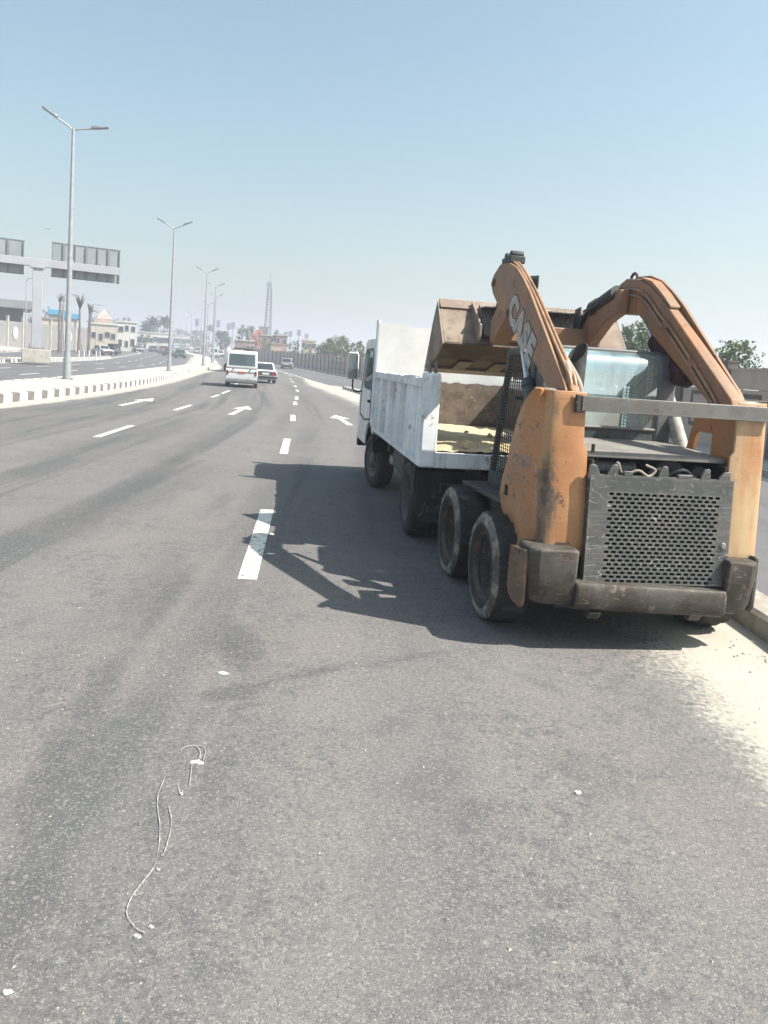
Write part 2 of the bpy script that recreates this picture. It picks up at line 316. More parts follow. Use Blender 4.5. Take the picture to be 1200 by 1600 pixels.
class MB:
    def __init__(s): s.v = []; s.f = []; s.mi = []; s.cur = 0
    def add(s, vs, fs):
        b = len(s.v); s.v += [tuple(x) for x in vs]
        for f in fs: s.f.append([b+i for i in f]); s.mi.append(s.cur)
        return s
    def box(s, c, d, rot=None, taper=None):
        hx, hy, hz = d[0]/2, d[1]/2, d[2]/2
        P = [Vector((sx*hx, sy*hy, sz*hz)) for sz in (-1, 1) for sy in (-1, 1) for sx in (-1, 1)]
        if taper:
            for p in P:
                if p.z > 0: p.x *= taper[0]; p.y *= taper[1]
        if rot is not None:
            Rm = rot if isinstance(rot, Matrix) else Euler(rot).to_matrix()
            P = [Rm @ p for p in P]
        c = Vector(c)
        return s.add([p+c for p in P], [(0, 2, 3, 1), (4, 5, 7, 6), (0, 1, 5, 4), (2, 6, 7, 3), (0, 4, 6, 2), (1, 3, 7, 5)])
    def bb(s, x0, x1, y0, y1, z0, z1): return s.box(((x0+x1)/2, (y0+y1)/2, (z0+z1)/2), (abs(x1-x0), abs(y1-y0), abs(z1-z0)))
    def _pt(s, plane, u, v, w):
        return (w, u, v) if plane == 'yz' else ((u, w, v) if plane == 'xz' else (u, v, w))
    def prism(s, poly, plane, a, b):
        n = len(poly)
        vs = [s._pt(plane, u, v, a) for u, v in poly] + [s._pt(plane, u, v, b) for u, v in poly]
        fs = [list(range(n)), list(range(2*n-1, n-1, -1))] + [(i, (i+1) % n, n+(i+1) % n, n+i) for i in range(n)]
        return s.add(vs, fs)
    def ring(s, outer, inner, plane, a, b):
        n = len(outer)
        vs = [s._pt(plane, u, v, a) for u, v in outer]+[s._pt(plane, u, v, a) for u, v in inner]+[s._pt(plane, u, v, b) for u, v in outer]+[s._pt(plane, u, v, b) for u, v in inner]
        fs = []
        for i in range(n):
            j = (i+1) % n
            fs += [(i, j, n+j, n+i), (2*n+i, 3*n+i, 3*n+j, 2*n+j), (i, 2*n+i, 2*n+j, j), (n+i, n+j, 3*n+j, 3*n+i)]
        return s.add(vs, fs)
    def tube(s, pts, r, n=8, caps=True, r1=None):
        pts = [Vector(p) for p in pts]; k = len(pts); vs = []; fs = []
        up = None
        for i, p in enumerate(pts):
            d = (pts[min(i+1, k-1)]-pts[max(i-1, 0)]).normalized()
            if up is None: up = d.orthogonal().normalized()
            up = (up - d*up.dot(d)); up = up.normalized() if up.length > 1e-6 else d.orthogonal().normalized()
            w = d.cross(up)
            rr = r if r1 is None else r+(r1-r)*i/max(1, k-1)
            if isinstance(r, (list, tuple)): rr = r[i]
            for q in range(n):
                a = 2*PI*q/n; vs.append(p+(up*math.cos(a)+w*math.sin(a))*rr)
        for i in range(k-1):
            for q in range(n):
                fs.append((i*n+q, i*n+(q+1) % n, (i+1)*n+(q+1) % n, (i+1)*n+q))
        if caps: fs += [list(range(n))[::-1], [(k-1)*n+q for q in range(n)]]
        return s.add(vs, fs)
    def lathe(s, prof, center, axis='x', n=32, mod=None, close=False):
        """prof: (offset along axis, radius)"""
        vs = []; fs = []; c = Vector(center); k = len(prof)
        for q in range(n):
            a = 2*PI*q/n
            for i, (w, r) in enumerate(prof):
                if mod: r = r+mod(i, a)
                ca, sa = math.cos(a)*r, math.sin(a)*r
                vs.append(c+(Vector((w, ca, sa)) if axis == 'x' else (Vector((ca, w, sa)) if axis == 'y' else Vector((ca, sa, w)))))
        for q in range(n):
            q2 = (q+1) % n
            for i in range(k-1):
                fs.append((q*k+i, q*k+i+1, q2*k+i+1, q2*k+i))
            if close: fs.append((q*k+k-1, q*k, q2*k, q2*k+k-1))
        return s.add(vs, fs)
    def loft(s, rings, caps=True, closed=True):
        n = len(rings[0]); vs = [p for r in rings for p in r]; fs = []
        for i in range(len(rings)-1):
            for q in range(n if closed else n-1):
                fs.append((i*n+q, i*n+(q+1) % n, (i+1)*n+(q+1) % n, (i+1)*n+q))
        if caps: fs += [list(range(n))[::-1], [(len(rings)-1)*n+q for q in range(n)]]
        return s.add(vs, fs)
    def mesh(s, name, mats, smooth=None, recalc=True):
        me = bpy.data.meshes.new(name); me.from_pydata([tuple(p) for p in s.v], [], s.f)
        if not isinstance(mats, (list, tuple)): mats = [mats]
        for m in mats: me.materials.append(m)
        if len(mats) > 1: me.polygons.foreach_set('material_index', s.mi)
        if recalc:
            bm = bmesh.new(); bm.from_mesh(me); bmesh.ops.recalc_face_normals(bm, faces=bm.faces); bm.to_mesh(me); bm.free()
        if smooth:
            for p in me.polygons: p.use_smooth = True
            me.set_sharp_from_angle(angle=R(smooth))
        me.update(); return me
    def build(s, name, mats, parent=None, smooth=None, bevel=0.0, seg=2, loc=None, rot=None, recalc=True, kind=None, label=None):
        me = s.mesh(name, mats, smooth, recalc)
        o = bpy.data.objects.new(name, me); COL.objects.link(o)
        if parent: o.parent = parent
        if loc is not None: o.location = loc
        if rot is not None: o.rotation_euler = rot
        if bevel:
            b = o.modifiers.new('edge', 'BEVEL'); b.width = bevel; b.segments = seg; b.limit_method = 'ANGLE'; b.angle_limit = R(35)
            if not smooth:
                for p in me.polygons: p.use_smooth = True
                me.set_sharp_from_angle(angle=R(40))
        if kind: o['kind'] = kind
        if label: o['label'] = label
        return o

def text_part(txt, name, mat, parent, size, offset, extrude, mat4, shear=0.0, spacing=1.0):
    cu = bpy.data.curves.new(name, 'FONT'); cu.body = txt; cu.size = size; cu.offset = offset; cu.extrude = extrude
    cu.shear = shear; cu.space_character = spacing; cu.resolution_u = 4
    tmp = bpy.data.objects.new(name+'_source', cu); COL.objects.link(tmp)
    dg = bpy.context.evaluated_depsgraph_get(); dg.update()
    me = bpy.data.meshes.new_from_object(tmp.evaluated_get(dg))
    bpy.data.objects.remove(tmp); bpy.data.curves.remove(cu)
    me.materials.clear(); me.materials.append(mat)
    me.transform(mat4)
    o = bpy.data.objects.new(name, me); COL.objects.link(o); o.parent = parent
    return o

def catmull(pts, n):
    out = []; P = [Vector(p) for p in pts]; P = [2*P[0]-P[1]]+P+[2*P[-1]-P[-2]]
    for i in range(1, len(P)-2):
        for k in range(n):
            t = k/n; a, b, c, d = P[i-1], P[i], P[i+1], P[i+2]
            out.append(0.5*((2*b)+(c-a)*t+(2*a-5*b+4*c-d)*t*t+(3*b-a-3*c+d)*t**3))
    out.append(P[-2]); return out
def resample(pts, steps):
    """walk the polyline; steps(dist_from_camera)->spacing"""
    out = [pts[0].copy()]; cur = pts[0].copy(); i = 1; need = steps(cur.length)
    while i < len(pts):
        d = (pts[i]-cur).length
        if d >= need:
            cur = cur+(pts[i]-cur)*(need/d); out.append(cur.copy()); need = steps(cur.length)
        else:
            need -= d; cur = pts[i].copy(); i += 1
    return out
def normals2(pts):
    ns = []
    for i in range(len(pts)):
        d = (pts[min(i+1, len(pts)-1)]-pts[max(i-1, 0)]).normalized(); ns.append(Vector((-d.y, d.x)))   # points left
    return ns
def offset(pts, o): return [p+n*o for p, n in zip(pts, normals2(pts))]
M['side_plate'] = worn('scraped_side_plate', (0.30, 0.185, 0.115), chip=(0.07, 0.05, 0.04), chip_amt=0.8, dirt=(0.13, 0.09, 0.06), dirt_amt=0.8, rough=0.6, scratch=(0.5, 0.42, 0.35), scratch_amt=0.6, scale=5.0)

M['headboard'] = worn('headboard_white_paint', (0.76, 0.77, 0.78), chip=(0.40, 0.33, 0.26), chip_amt=0.5, dirt=(0.68, 0.67, 0.64), dirt_amt=0.4, rough=0.5, scratch=(0.5, 0.45, 0.4), scratch_amt=0.4, scale=2.0)
M['cabgrey'] = worn('cab_frame_grey_paint', (0.12, 0.128, 0.133), chip=(0.10, 0.09, 0.08), chip_amt=0.4, dirt=(0.24, 0.22, 0.20), dirt_amt=0.5, rough=0.4, scratch=(0.35, 0.34, 0.33), scratch_amt=0.3)
M['beam'] = worn('weathered_beam_steel', (0.20, 0.19, 0.18), chip=(0.10, 0.08, 0.065), chip_amt=0.6, dirt=(0.15, 0.13, 0.11), dirt_amt=0.7, rough=0.5, metal=0.2, scratch=(0.42, 0.41, 0.39), scratch_amt=0.5, scale=5.0, edge=(0.34, 0.32, 0.29))
# ------------------------------------------------------------------ road layout (metres, camera above the origin)
KP = [(-10.2, -25), (-10.25, -8), (-10.3, 2), (-10.45, 12), (-10.75, 24), (-12.0, 36), (-13.6, 46), (-16.5, 62.5), (-18.9, 78), (-21.6, 92), (-25.4, 107), (-31, 129), (-37.5, 153), (-50, 186), (-66, 235), (-100, 310)]
RP = [(2.95, -25), (2.9, -8), (2.84, 2), (2.5, 12), (1.6, 24), (-0.5, 37), (-2.35, 46.5), (-6.2, 62.8), (-9.8, 79), (-13.3, 93), (-17.5, 109), (-24, 132), (-31.5, 157), (-45, 189), (-61, 238), (-95, 312)]
WP = [(9.9, -25), (9.8, -8), (9.7, 2), (9.45, 13), (8.9, 23), (7.1, 36), (5.4, 47), (2.1, 63), (-1.7, 79.5), (-5.6, 93), (-10.6, 109.5), (-18.6, 131), (-27.5, 152), (-38, 192), (-54, 241), (-88, 316)]
def V2(p): return Vector((p[0], p[1]))
def dense(P3, stepf):
    """paired Catmull-Rom sampling of several curves"""
    Ps = [[V2(p) for p in P] for P in P3]
    Ps = [[2*P[0]-P[1]]+P+[2*P[-1]-P[-2]] for P in Ps]
    outs = [[] for _ in Ps]
    for i in range(1, len(Ps[0])-2):
        seg = (Ps[0][i+1]-Ps[0][i]).length
        dd = min(Ps[1][i].length, Ps[1][i+1].length)
        if Ps[1][i].y < 0 < Ps[1][i+1].y: dd = 0
        n = max(2, int(seg/stepf(dd)))
        for k in range(n):
            t = k/n
            for P, o in zip(Ps, outs):
                a, b, c, d = P[i-1], P[i], P[i+1], P[i+2]
                o.append(0.5*((2*b)+(c-a)*t+(2*a-5*b+4*c-d)*t*t+(3*b-a-3*c+d)*t**3))
    for P, o in zip(Ps, outs): o.append(P[-2])
    return outs
KC, RC, WC = dense([KP, RP, WP], lambda d: 0.4 if d < 14 else (0.8 if d < 40 else 2.0))

def sheet(name, A, B, nlat, zoff, mat, kind='structure', zfun=None, attrs=None, parent=None):
    """surface strip between two paired curves following the terrain; attrs(fracB, pA, pB, along) -> dict of floats"""
    vs = []; fs = []; at = {}; s = 0.0
    for i, (a, b) in enumerate(zip(A, B)):
        if i: s += (A[i]-A[i-1]).length
        for j in range(nlat+1):
            f = j/nlat; p = a.lerp(b, f)
            z = rz(p.x, p.y)+(zfun(f) if zfun else 0)+zoff
            vs.append((p.x, p.y, z))
            if attrs:
                for k, v in attrs(f, a, b, s, p).items(): at.setdefault(k, []).append(v)
    w = nlat+1
    for i in range(len(A)-1):
        for j in range(nlat): fs.append((i*w+j, i*w+j+1, (i+1)*w+j+1, (i+1)*w+j))
    me = bpy.data.meshes.new(name); me.from_pydata(vs, [], fs); me.materials.append(mat)
    for p in me.polygons: p.use_smooth = True
    for k, v in at.items():
        a = me.attributes.new(k, 'FLOAT', 'POINT'); a.data.foreach_set('value', v)
    bm = bmesh.new(); bm.from_mesh(me)
    for f in bm.faces:
        if f.normal.z < 0: f.normal_flip()
    bm.to_mesh(me); bm.free()
    o = bpy.data.objects.new(name, me); COL.objects.link(o)
    if kind: o['kind'] = kind
    if parent: o.parent = parent
    return o

def gp(px, py, z=0.0):
    r = ray(px, py); t = (z-CAMH)/r.z; return Vector((r.x*t, r.y*t, z))

def asphalt(name, light, dark, dust=False, stains=(), fine=True, tint=(0.375, 0.35, 0.30)):
    t = NT(name)
    ob = t.tc.outputs['Object']
    def attr(n):
        a = t.n('Attribute', attribute_name=n); return a.outputs['Fac']
    lat, alo = attr('lat'), attr('along')
    cx = t.n('CombineXYZ'); t.l(t.math('MULTIPLY', lat, 1.0), cx.inputs[0]); t.l(t.math('MULTIPLY', alo, 0.04), cx.inputs[1])
    streak = t.noise(cx.outputs[0], scale=0.9, detail=4, rough=0.5, dist=0.25)
    streak2 = t.noise(cx.outputs[0], scale=3.4, detail=5, rough=0.6, dist=0.3)
    patch = t.noise(ob, scale=0.55, detail=6, rough=0.6)
    patch2 = t.noise(ob, scale=3.2, detail=6, rough=0.65)
    k = t.math('ADD', t.math('MULTIPLY', t.ramp(streak, 0.42, 0.66), 0.62), t.math('MULTIPLY', t.ramp(patch, 0.45, 0.66), 0.12))
    k = t.math('ADD', k, t.math('MULTIPLY', t.ramp(patch2, 0.52, 0.72), 0.22))
    for c0, w0, a0 in ((5.75, 0.42, 1.1), (7.35, 0.40, 0.9), (9.3, 0.5, 0.8), (3.9, 0.35, 0.45), (11.0, 0.45, 0.7)):
        wob = t.math('ADD', lat, t.math('MULTIPLY', t.math('SUBTRACT', streak, 0.5), 1.6))
        q = t.math('DIVIDE', t.math('SUBTRACT', wob, c0), w0)
        k = t.math('ADD', k, t.math('MULTIPLY', t.math('MULTIPLY', t.ramp(t.math('MULTIPLY', q, q), 1.4, 0.0), t.ramp(streak2, 0.35, 0.6)), a0))
    k = t.math('MULTIPLY', k, t.math('ADD', t.math('MULTIPLY', t.ramp(streak2, 0.3, 0.7), 0.5), 0.6), True)
    c = t.mix(k, light, dark)
    warm = t.noise(t.mapping(loc=(9, 3, 0)), scale=0.45, detail=3)
    c = t.mix(t.math('MULTIPLY', t.ramp(warm, 0.4, 0.65), 0.35), c, (light[0]*1.06, light[1]*0.95, light[2]*0.93))
    m1 = t.noise(t.mapping(loc=(4, 2, 0)), scale=9, detail=9, rough=0.72); m2 = t.noise(t.mapping(loc=(1, 8, 0)), scale=1.4, detail=5, rough=0.6)
    c = t.mix(t.math('MULTIPLY', t.math('MULTIPLY', t.ramp(m1, 0.46, 0.62), t.ramp(m2, 0.36, 0.62)), 0.7), c, dark)
    m3 = t.noise(t.mapping(loc=(6, 6, 0)), scale=42, detail=5, rough=0.65); c = t.mix(t.math('MULTIPLY', t.math('MULTIPLY', t.ramp(m3, 0.5, 0.62), t.math('ADD', t.math('MULTIPLY', t.ramp(m2, 0.3, 0.6), 0.6), 0.4)), 0.5), c, mul(dark, 0.8)); c = t.mix(t.math('MULTIPLY', t.ramp(m3, 0.47, 0.34), 0.3), c, mul(light, 1.3))
    # shaped stains: soft ellipses broken up by noise
    br = t.noise(ob, scale=7.0, detail=8, rough=0.7)
    for (x, y, ang, a, b, st) in stains:
        ca, sa = math.cos(ang), math.sin(ang)
        sep = t.n('SeparateXYZ'); t.l(ob, sep.inputs[0])
        dx = t.math('SUBTRACT', sep.outputs[0], x); dy = t.math('SUBTRACT', sep.outputs[1], y)
        u = t.math('DIVIDE', t.math('ADD', t.math('MULTIPLY', dx, ca), t.math('MULTIPLY', dy, sa)), a)
        v = t.math('DIVIDE', t.math('SUBTRACT', t.math('MULTIPLY', dy, ca), t.math('MULTIPLY', dx, sa)), b)
        q = t.math('ADD', t.math('MULTIPLY', u, u), t.math('MULTIPLY', v, v))
        q = t.math('ADD', q, t.math('MULTIPLY', t.math('SUBTRACT', br, 0.5), 3.2))
        c = t.mix(t.math('MULTIPLY', t.ramp(q, 1.5, -0.2), st*0.85), c, mul(dark, 0.8))
    h = patch2
    if fine:
        gr = t.noise(ob, scale=210, detail=3, rough=0.7)
        vo = t.n('TexVoronoi'); vo.feature = 'F1'; t.l(ob, vo.inputs['Vector']); vo.inputs['Scale'].default_value = 135
        sp = t.n('SeparateColor'); t.l(vo.outputs['Color'], sp.inputs[0])
        g = sp.outputs[0]
        c = t.mix(t.math('MULTIPLY', t.ramp(g, 0.05, 0.5), -0.45), c, c) if False else t.mix(t.ramp(g, -0.35, 0.3), mul(dark, 0.75), c)
        c = t.mix(t.math('MULTIPLY', t.math('MULTIPLY', t.ramp(g, 0.70, 0.95), t.ramp(gr, 0.38, 0.6)), 0.5), c, (0.34, 0.32, 0.295))
        n6 = t.noise(t.mapping(loc=(7, 1, 3)), scale=46, detail=4, rough=0.6); c = t.mix(t.math('MULTIPLY', t.ramp(n6, 0.665, 0.70), 0.55), c, (0.40, 0.375, 0.345))
        c = t.mix(t.math('MULTIPLY', t.ramp(gr, 0.5, 0.72), 0.45), c, (0.27, 0.258, 0.24)); c = t.mix(t.math('MULTIPLY', t.ramp(gr, 0.5, 0.3), 0.6), c, mul(dark, 0.65))
        vo2 = t.n('TexVoronoi'); vo2.feature = 'F1'; t.l(ob, vo2.inputs['Vector']); vo2.inputs['Scale'].default_value = 34
        sp2 = t.n('SeparateColor'); t.l(vo2.outputs['Color'], sp2.inputs[0])
        near = t.ramp(vo2.outputs['Distance'], 0.42, 0.22)
        c = t.mix(t.math('MULTIPLY', t.math('MULTIPLY', t.ramp(sp2.outputs[1], 0.975, 0.985), near), 0.22), c, (0.42, 0.39, 0.36))
        c = t.mix(t.math('MULTIPLY', t.math('MULTIPLY', t.ramp(sp2.outputs[2], 0.985, 0.99), near), 0.35), c, mul(dark, 0.5))
        h = t.math('ADD', t.math('MULTIPLY', vo.outputs['Distance'], -1.0), t.math('MULTIPLY', br, 0.4))
    if dust:
        du = attr('dust'); nz = t.noise(ob, scale=1.1, detail=9, rough=0.66); nz2 = t.noise(ob, scale=26, detail=4, rough=0.7)
        e = t.math('ADD', du, t.math('MULTIPLY', t.math('SUBTRACT', nz, 0.5), 1.1))
        e = t.math('ADD', e, t.math('MULTIPLY', t.math('SUBTRACT', nz2, 0.5), 1.1))
        c = t.mix(t.ramp(e, 1.18, 0.7), c, t.mix(t.ramp(nz, 0.3, 0.7), mul(tint, 0.9), mul(tint, 1.08)))
    nm = t.bump(h, 0.32, 0.005)
    return t.done(t.bsdf(c, 0.88, 0, nm, 0.25))

def st(px, py, px2, py2, wid, s):
    a, b = gp(px, py), gp(px2, py2); d = b-a
    return ((a.x+b.x)/2, (a.y+b.y)/2, math.atan2(d.y, d.x), max(0.05, d.length/2), wid, s)
STAINS = [st(352, 960, 400, 1055, 0.13, 0.75), st(308, 1092, 420, 1070, 0.09, 0.85), st(400, 1070, 560, 1035, 0.055, 0.6), st(540, 1045, 730, 1012, 0.05, 0.5),
          st(585, 1150, 640, 1120, 0.10, 0.4), st(700, 1300, 760, 1250, 0.10, 0.45), st(830, 1400, 885, 1388, 0.05, 0.5), st(0, 880, 330, 722, 0.45, 0.55),
          st(0, 735, 330, 650, 0.7, 0.4), st(170, 1030, 290, 850, 0.16, 0.5), st(60, 1300, 160, 1080, 0.14, 0.5), st(20, 1500, 60, 1350, 0.12, 0.5), st(270, 915, 300, 905, 0.09, 0.6),
          st(215, 1000, 300, 880, 0.10, 0.6), st(120, 1130, 190, 1010, 0.10, 0.6), st(20, 1330, 110, 1150, 0.09, 0.6), st(326, 1260, 345, 1180, 0.06, 0.5), st(236, 1330, 250, 1230, 0.05, 0.5), st(0, 872, 400, 650, 0.22, 0.7), st(110, 812, 330, 712, 0.12, 0.6), st(330, 985, 372, 1040, 0.1, 0.6),
          st(860, 1160, 1000, 1260, 0.2, 0.35), st(640, 1260, 700, 1190, 0.16, 0.35), st(330, 800, 360, 770, 0.12, 0.45), st(800, 1050, 900, 1090, 0.06, 0.35)]
M['asphalt'] = asphalt('worn_asphalt', (0.153, 0.143, 0.138), (0.070, 0.074, 0.077), dust=True, stains=STAINS)
M['asphalt2'] = asphalt('smooth_far_asphalt', (0.128, 0.125, 0.128), (0.09, 0.09, 0.093), dust=True, fine=False)

def dust_w(y): return 0.95 if y < 8 else (0.95+(min(y, 42)-8)/34*1.0)
def road_attr(f, a, b, s, p):
    w = (b-a).length; dr = (1-f)*w; dk = f*w
    wr = dust_w(p.y) if p.y < 52 else max(0.25, 1.95-(p.y-52)*0.1)
    return dict(lat=dr, along=s, dust=min(dr/wr, dk/0.85))
road = sheet('road', KC, RC, 44, 0.0, M['asphalt'], attrs=road_attr)
WR = offset(WC, 1.5)
sr = sheet('service_road', RC, WR, 12, 0.0, M['asphalt2'], attrs=lambda f, a, b, s, p: dict(lat=f*6, along=s, dust=min(((1-f)*(b-a).length+0.05)/0.5, (f*(b-a).length)/0.55 if p.y < 55 else 9)))
FC = offset(KC, 3.2); GC = offset(KC, 13.6); IC = offset(KC, 15.8); LC = offset(KC, 25.5); SC2 = offset(KC, 29.5); XC = offset(KC, 40)
sheet('opposite_road', FC, GC, 10, 0.0, M['asphalt2'], attrs=lambda f, a, b, s, p: dict(lat=f*10, along=s, dust=min(f*10/0.5+0.1, (1-f)*10/0.5)))
sheet('side_lane', GC, LC, 8, 0.0, M['asphalt2'], attrs=lambda f, a, b, s, p: dict(lat=f*12, along=s, dust=(1-f)*12/0.6))
sheet('left_pavement', LC, SC2, 4, 0.12, M['pave'], zfun=lambda f: 0.45*f)
sheet('left_verge', SC2, XC, 4, 0.12, M['pave'], zfun=lambda f: 0.45+0.7*f)
sheet('left_ground', XC, offset(KC, 60), 3, 0.12, M['earth'], zfun=lambda f: 1.15)
sheet('roadside_pavement', WR, offset(WC, -0.3), 2, 0.13, M['pave'])
mb = MB()
for i in range(len(WR)-1):
    for a, b in ((WR[i], WR[i+1]),):
        z0, z1 = rz(a.x, a.y), rz(b.x, b.y)
        mb.add([(a.x, a.y, z0-0.05), (b.x, b.y, z1-0.05), (b.x, b.y, z1+0.13), (a.x, a.y, z0+0.13)], [(0, 1, 2, 3)])
for i in range(len(LC)-1):
    a, b = LC[i], LC[i+1]; z0, z1 = rz(a.x, a.y), rz(b.x, b.y)
    mb.add([(a.x, a.y, z0-0.05), (b.x, b.y, z1-0.05), (b.x, b.y, z1+0.12), (a.x, a.y, z0+0.12)], [(0, 1, 2, 3)])
mb.build('pavement_kerb', M['kerbstone'], kind='structure')
sheet('right_ground', offset(WC, -0.3), offset(WC, -45), 4, 0.10, M['earth'])
# base terrain to the horizon
vs = []; fs = []; RAD = [0, 20, 45, 70, 90, 110, 140, 180, 240, 330, 600, 1100, 1900]; NA = 72
for r in RAD:
    for q in range(NA):
        x, y = r*math.cos(2*PI*q/NA), r*math.sin(2*PI*q/NA); vs.append((x, y, rz(x, y)-0.35))
for i in range(len(RAD)-1):
    for q in range(NA): fs.append((i*NA+q, i*NA+(q+1) % NA, (i+1)*NA+(q+1) % NA, (i+1)*NA+q))
gm = MB(); gm.add(vs, fs); gm.build('ground', M['earth'], kind='structure', smooth=60)

# median: paved top between two kerbs
KI = offset(KC, 0.17); FI = offset(KC, 3.03)
sheet('median_pavement', KI, FI, 4, 0.235, M['pave'])
def walk(C, spacing, ymax=None, start=0.0, ymin=None):
    """points with headings every `spacing` metres along a curve"""
    out = []; acc = -start
    for i in range(len(C)-1):
        d = C[i+1]-C[i]; L = d.length
        while acc <= L:
            if acc >= 0:
                p = C[i]+d*(acc/L)
                if (ymax is None or p.y < ymax) and (ymin is None or p.y > ymin): out.append((p, math.atan2(d.y, d.x)))
            acc += spacing
        acc -= L
    return out
def stone_mesh(name, L, W, H, mat, chip=0.02):
    m = MB(); m.box((0, W/2, H/2-0.03), (L-0.012, W, H+0.06))
    me = m.mesh(name, mat)
    bm = bmesh.new(); bm.from_mesh(me)
    bmesh.ops.bevel(bm, geom=[e for e in bm.edges if abs(e.verts[0].co.z-e.verts[1].co.z) < 1e-5 and e.verts[0].co.z > 0.05], offset=chip, segments=1, affect='EDGES')
    bm.to_mesh(me); bm.free(); return me
kerb = empty('median_kerb', (0, 0, 0)); kerb['kind'] = 'structure'
w_me = stone_mesh('kerb_stone', 0.52, 0.19, 0.26, M['white_kerb']); b_me = stone_mesh('kerb_stone', 0.44, 0.19, 0.265, M['black_kerb'])
rngk = random.Random(3)
def kerb_run(C, ymin, ymax, parent):
    for p, a in walk(C, 0.97, ymax, ymin=ymin):
        for me, o in ((w_me, 0.0), (b_me, 0.485)):
            q = p+Vector((math.cos(a), math.sin(a)))*o
            inst(me, 'kerb_stone', parent, (q.x, q.y, rz(q.x, q.y)+rngk.uniform(-0.008, 0.008)), (0, 0, a+rngk.uniform(-0.012, 0.012)))
kerb_run(KC, 13, 78, kerb)
def kerb_far(C, name, ymin, ymax, width, parent, flip=1, h=0.25, mats=None, step=0.97, wfrac=0.58):
    m = MB()
    for p, a in walk(C, step, ymax, ymin=ymin):
        for k, (o, L) in enumerate(((0.0, step*wfrac), (step*(0.5+wfrac/2)-step*wfrac/2+step*0.0, step*(1-wfrac)))):
            m.cur = k
            d = Vector((math.cos(a), math.sin(a))); o2 = 0 if k == 0 else step*0.5
            q = p+d*o2+Vector((-d.y, d.x))*(width/2*flip)
            m.box((q.x, q.y, rz(q.x, q.y)+h/2-0.04), (L, width, h+0.08), rot=(0, 0, a))
    o = m.build(name, mats or [M['white_kerb'], M['black_kerb']], parent); o['kind'] = 'stuff'; return o
kerb_far(KC, 'far_kerb_stones', 78, 232, 0.19, kerb)
kerb_far(FI, 'far_side_kerb_stones', 10, 232, 0.17, kerb)
# island beside the parked vehicles
isl = empty('roadside_kerb', (0, 0, 0)); isl['kind'] = 'structure'
g_me = stone_mesh('kerb_stone', 0.8, 0.34, 0.17, M['kerbstone'], 0.03)
for p, a in walk(RC, 0.8, 36, ymin=1.0):
    inst(g_me, 'kerb_stone', isl, (p.x, p.y, rngk.uniform(-0.012, 0.012)), (rngk.uniform(-.02, .02), 0, a+PI+rngk.uniform(-0.02, 0.02)))
w2 = stone_mesh('kerb_stone', 0.56, 0.34, 0.19, M['white_kerb']); b2 = stone_mesh('kerb_stone', 0.44, 0.34, 0.19, M['black_kerb'])
for p, a in walk(RC, 1.0, 49, ymin=36):
    for me, o in ((w2, 0.0), (b2, 0.5)):
        q = p+Vector((math.cos(a), math.sin(a)))*o; inst(me, 'kerb_stone', isl, (q.x, q.y, 0), (0, 0, a+PI))
# gantry island
gi = empty('gantry_island_kerb', (0, 0, 0)); gi['kind'] = 'structure'
NI = max(i for i, p in enumerate(GC) if p.y < 100)
GI = [g.lerp(i_, 0.02) for g, i_ in zip(GC[:NI+1], IC[:NI+1])]
IJ = [g.lerp(i_, 0.98 if n < NI-14 else 0.98*(NI-n)/14+0.03) for n, (g, i_) in enumerate(zip(GC[:NI+1], IC[:NI+1]))]
sheet('gantry_island', GI, IJ, 3, 0.23, M['pave'])
kerb_far(GI, 'island_kerb_stones', 10, 100, 0.2, gi)
kerb_far(IJ, 'island_back_kerb_stones', 10, 99, 0.2, gi, flip=-1)
kerb_far(LC, 'pavement_kerb_stones', 30, 150, 0.2, gi)

# painted road markings, children of the road they lie on
def marking_mat(name):
    t = NT(name)
    a = t.noise(scale=14, detail=9, rough=0.72); b = t.noise(scale=60, detail=4, rough=0.6)
    c = t.mix(t.ramp(a, 0.3, 0.7), (0.52, 0.50, 0.46), (0.68, 0.66, 0.62))
    bs = t.bsdf(c, 0.8, 0, t.bump(b, 0.3, 0.003), 0.3)
    tr = t.n('BsdfTransparent'); mx = t.n('MixShader')
    w = t.math('ADD', t.math('MULTIPLY', a, 0.65), t.math('MULTIPLY', b, 0.35))
    t.l(t.ramp(w, 0.40, 0.47), mx.inputs[0]); t.l(tr.outputs[0], mx.inputs[1]); t.l(bs.outputs[0], mx.inputs[2])
    return t.done(mx)
M['marking'] = marking_mat('worn_white_road_paint')
def dash(a, b, w, name='lane_dash', parent=None, n=3):
    a, b = V2(a), V2(b); d = (b-a).normalized(); nn = Vector((-d.y, d.x)); m = MB(); vs = []
    for i in range(n+1):
        p = a.lerp(b, i/n)
        for s in (-1, 1):
            q = p+nn*w/2*s; vs.append((q.x, q.y, rz(q.x, q.y)+0.004))
    m.add(vs, [(2*i, 2*i+1, 2*i+3, 2*i+2) for i in range(n)])
    o = m.build(name, M['marking'], parent or road, recalc=False)
    return o
for a, b in [((-1.0, 5.66), (-1.29, 8.38)), ((-1.83, 13.5), (-2.12, 16.1)), ((-2.62, 20.9), (-2.92, 23.2)), ((-3.5, 28.4), (-3.78, 30.5)), ((-3.95, 32.3), (-4.25, 34.9)),
             ((-4.9, 40.6), (-5.25, 42.8)), ((-5.8, 47), (-6.2, 49.2)), ((-7.1, 56), (-7.6, 58.2)), ((-8.2, 63), (-8.75, 65.5)), ((-9.6, 74), (-10.3, 76.5)), ((-11.3, 83), (-12.1, 86))]:
    dash(a, b, 0.15)
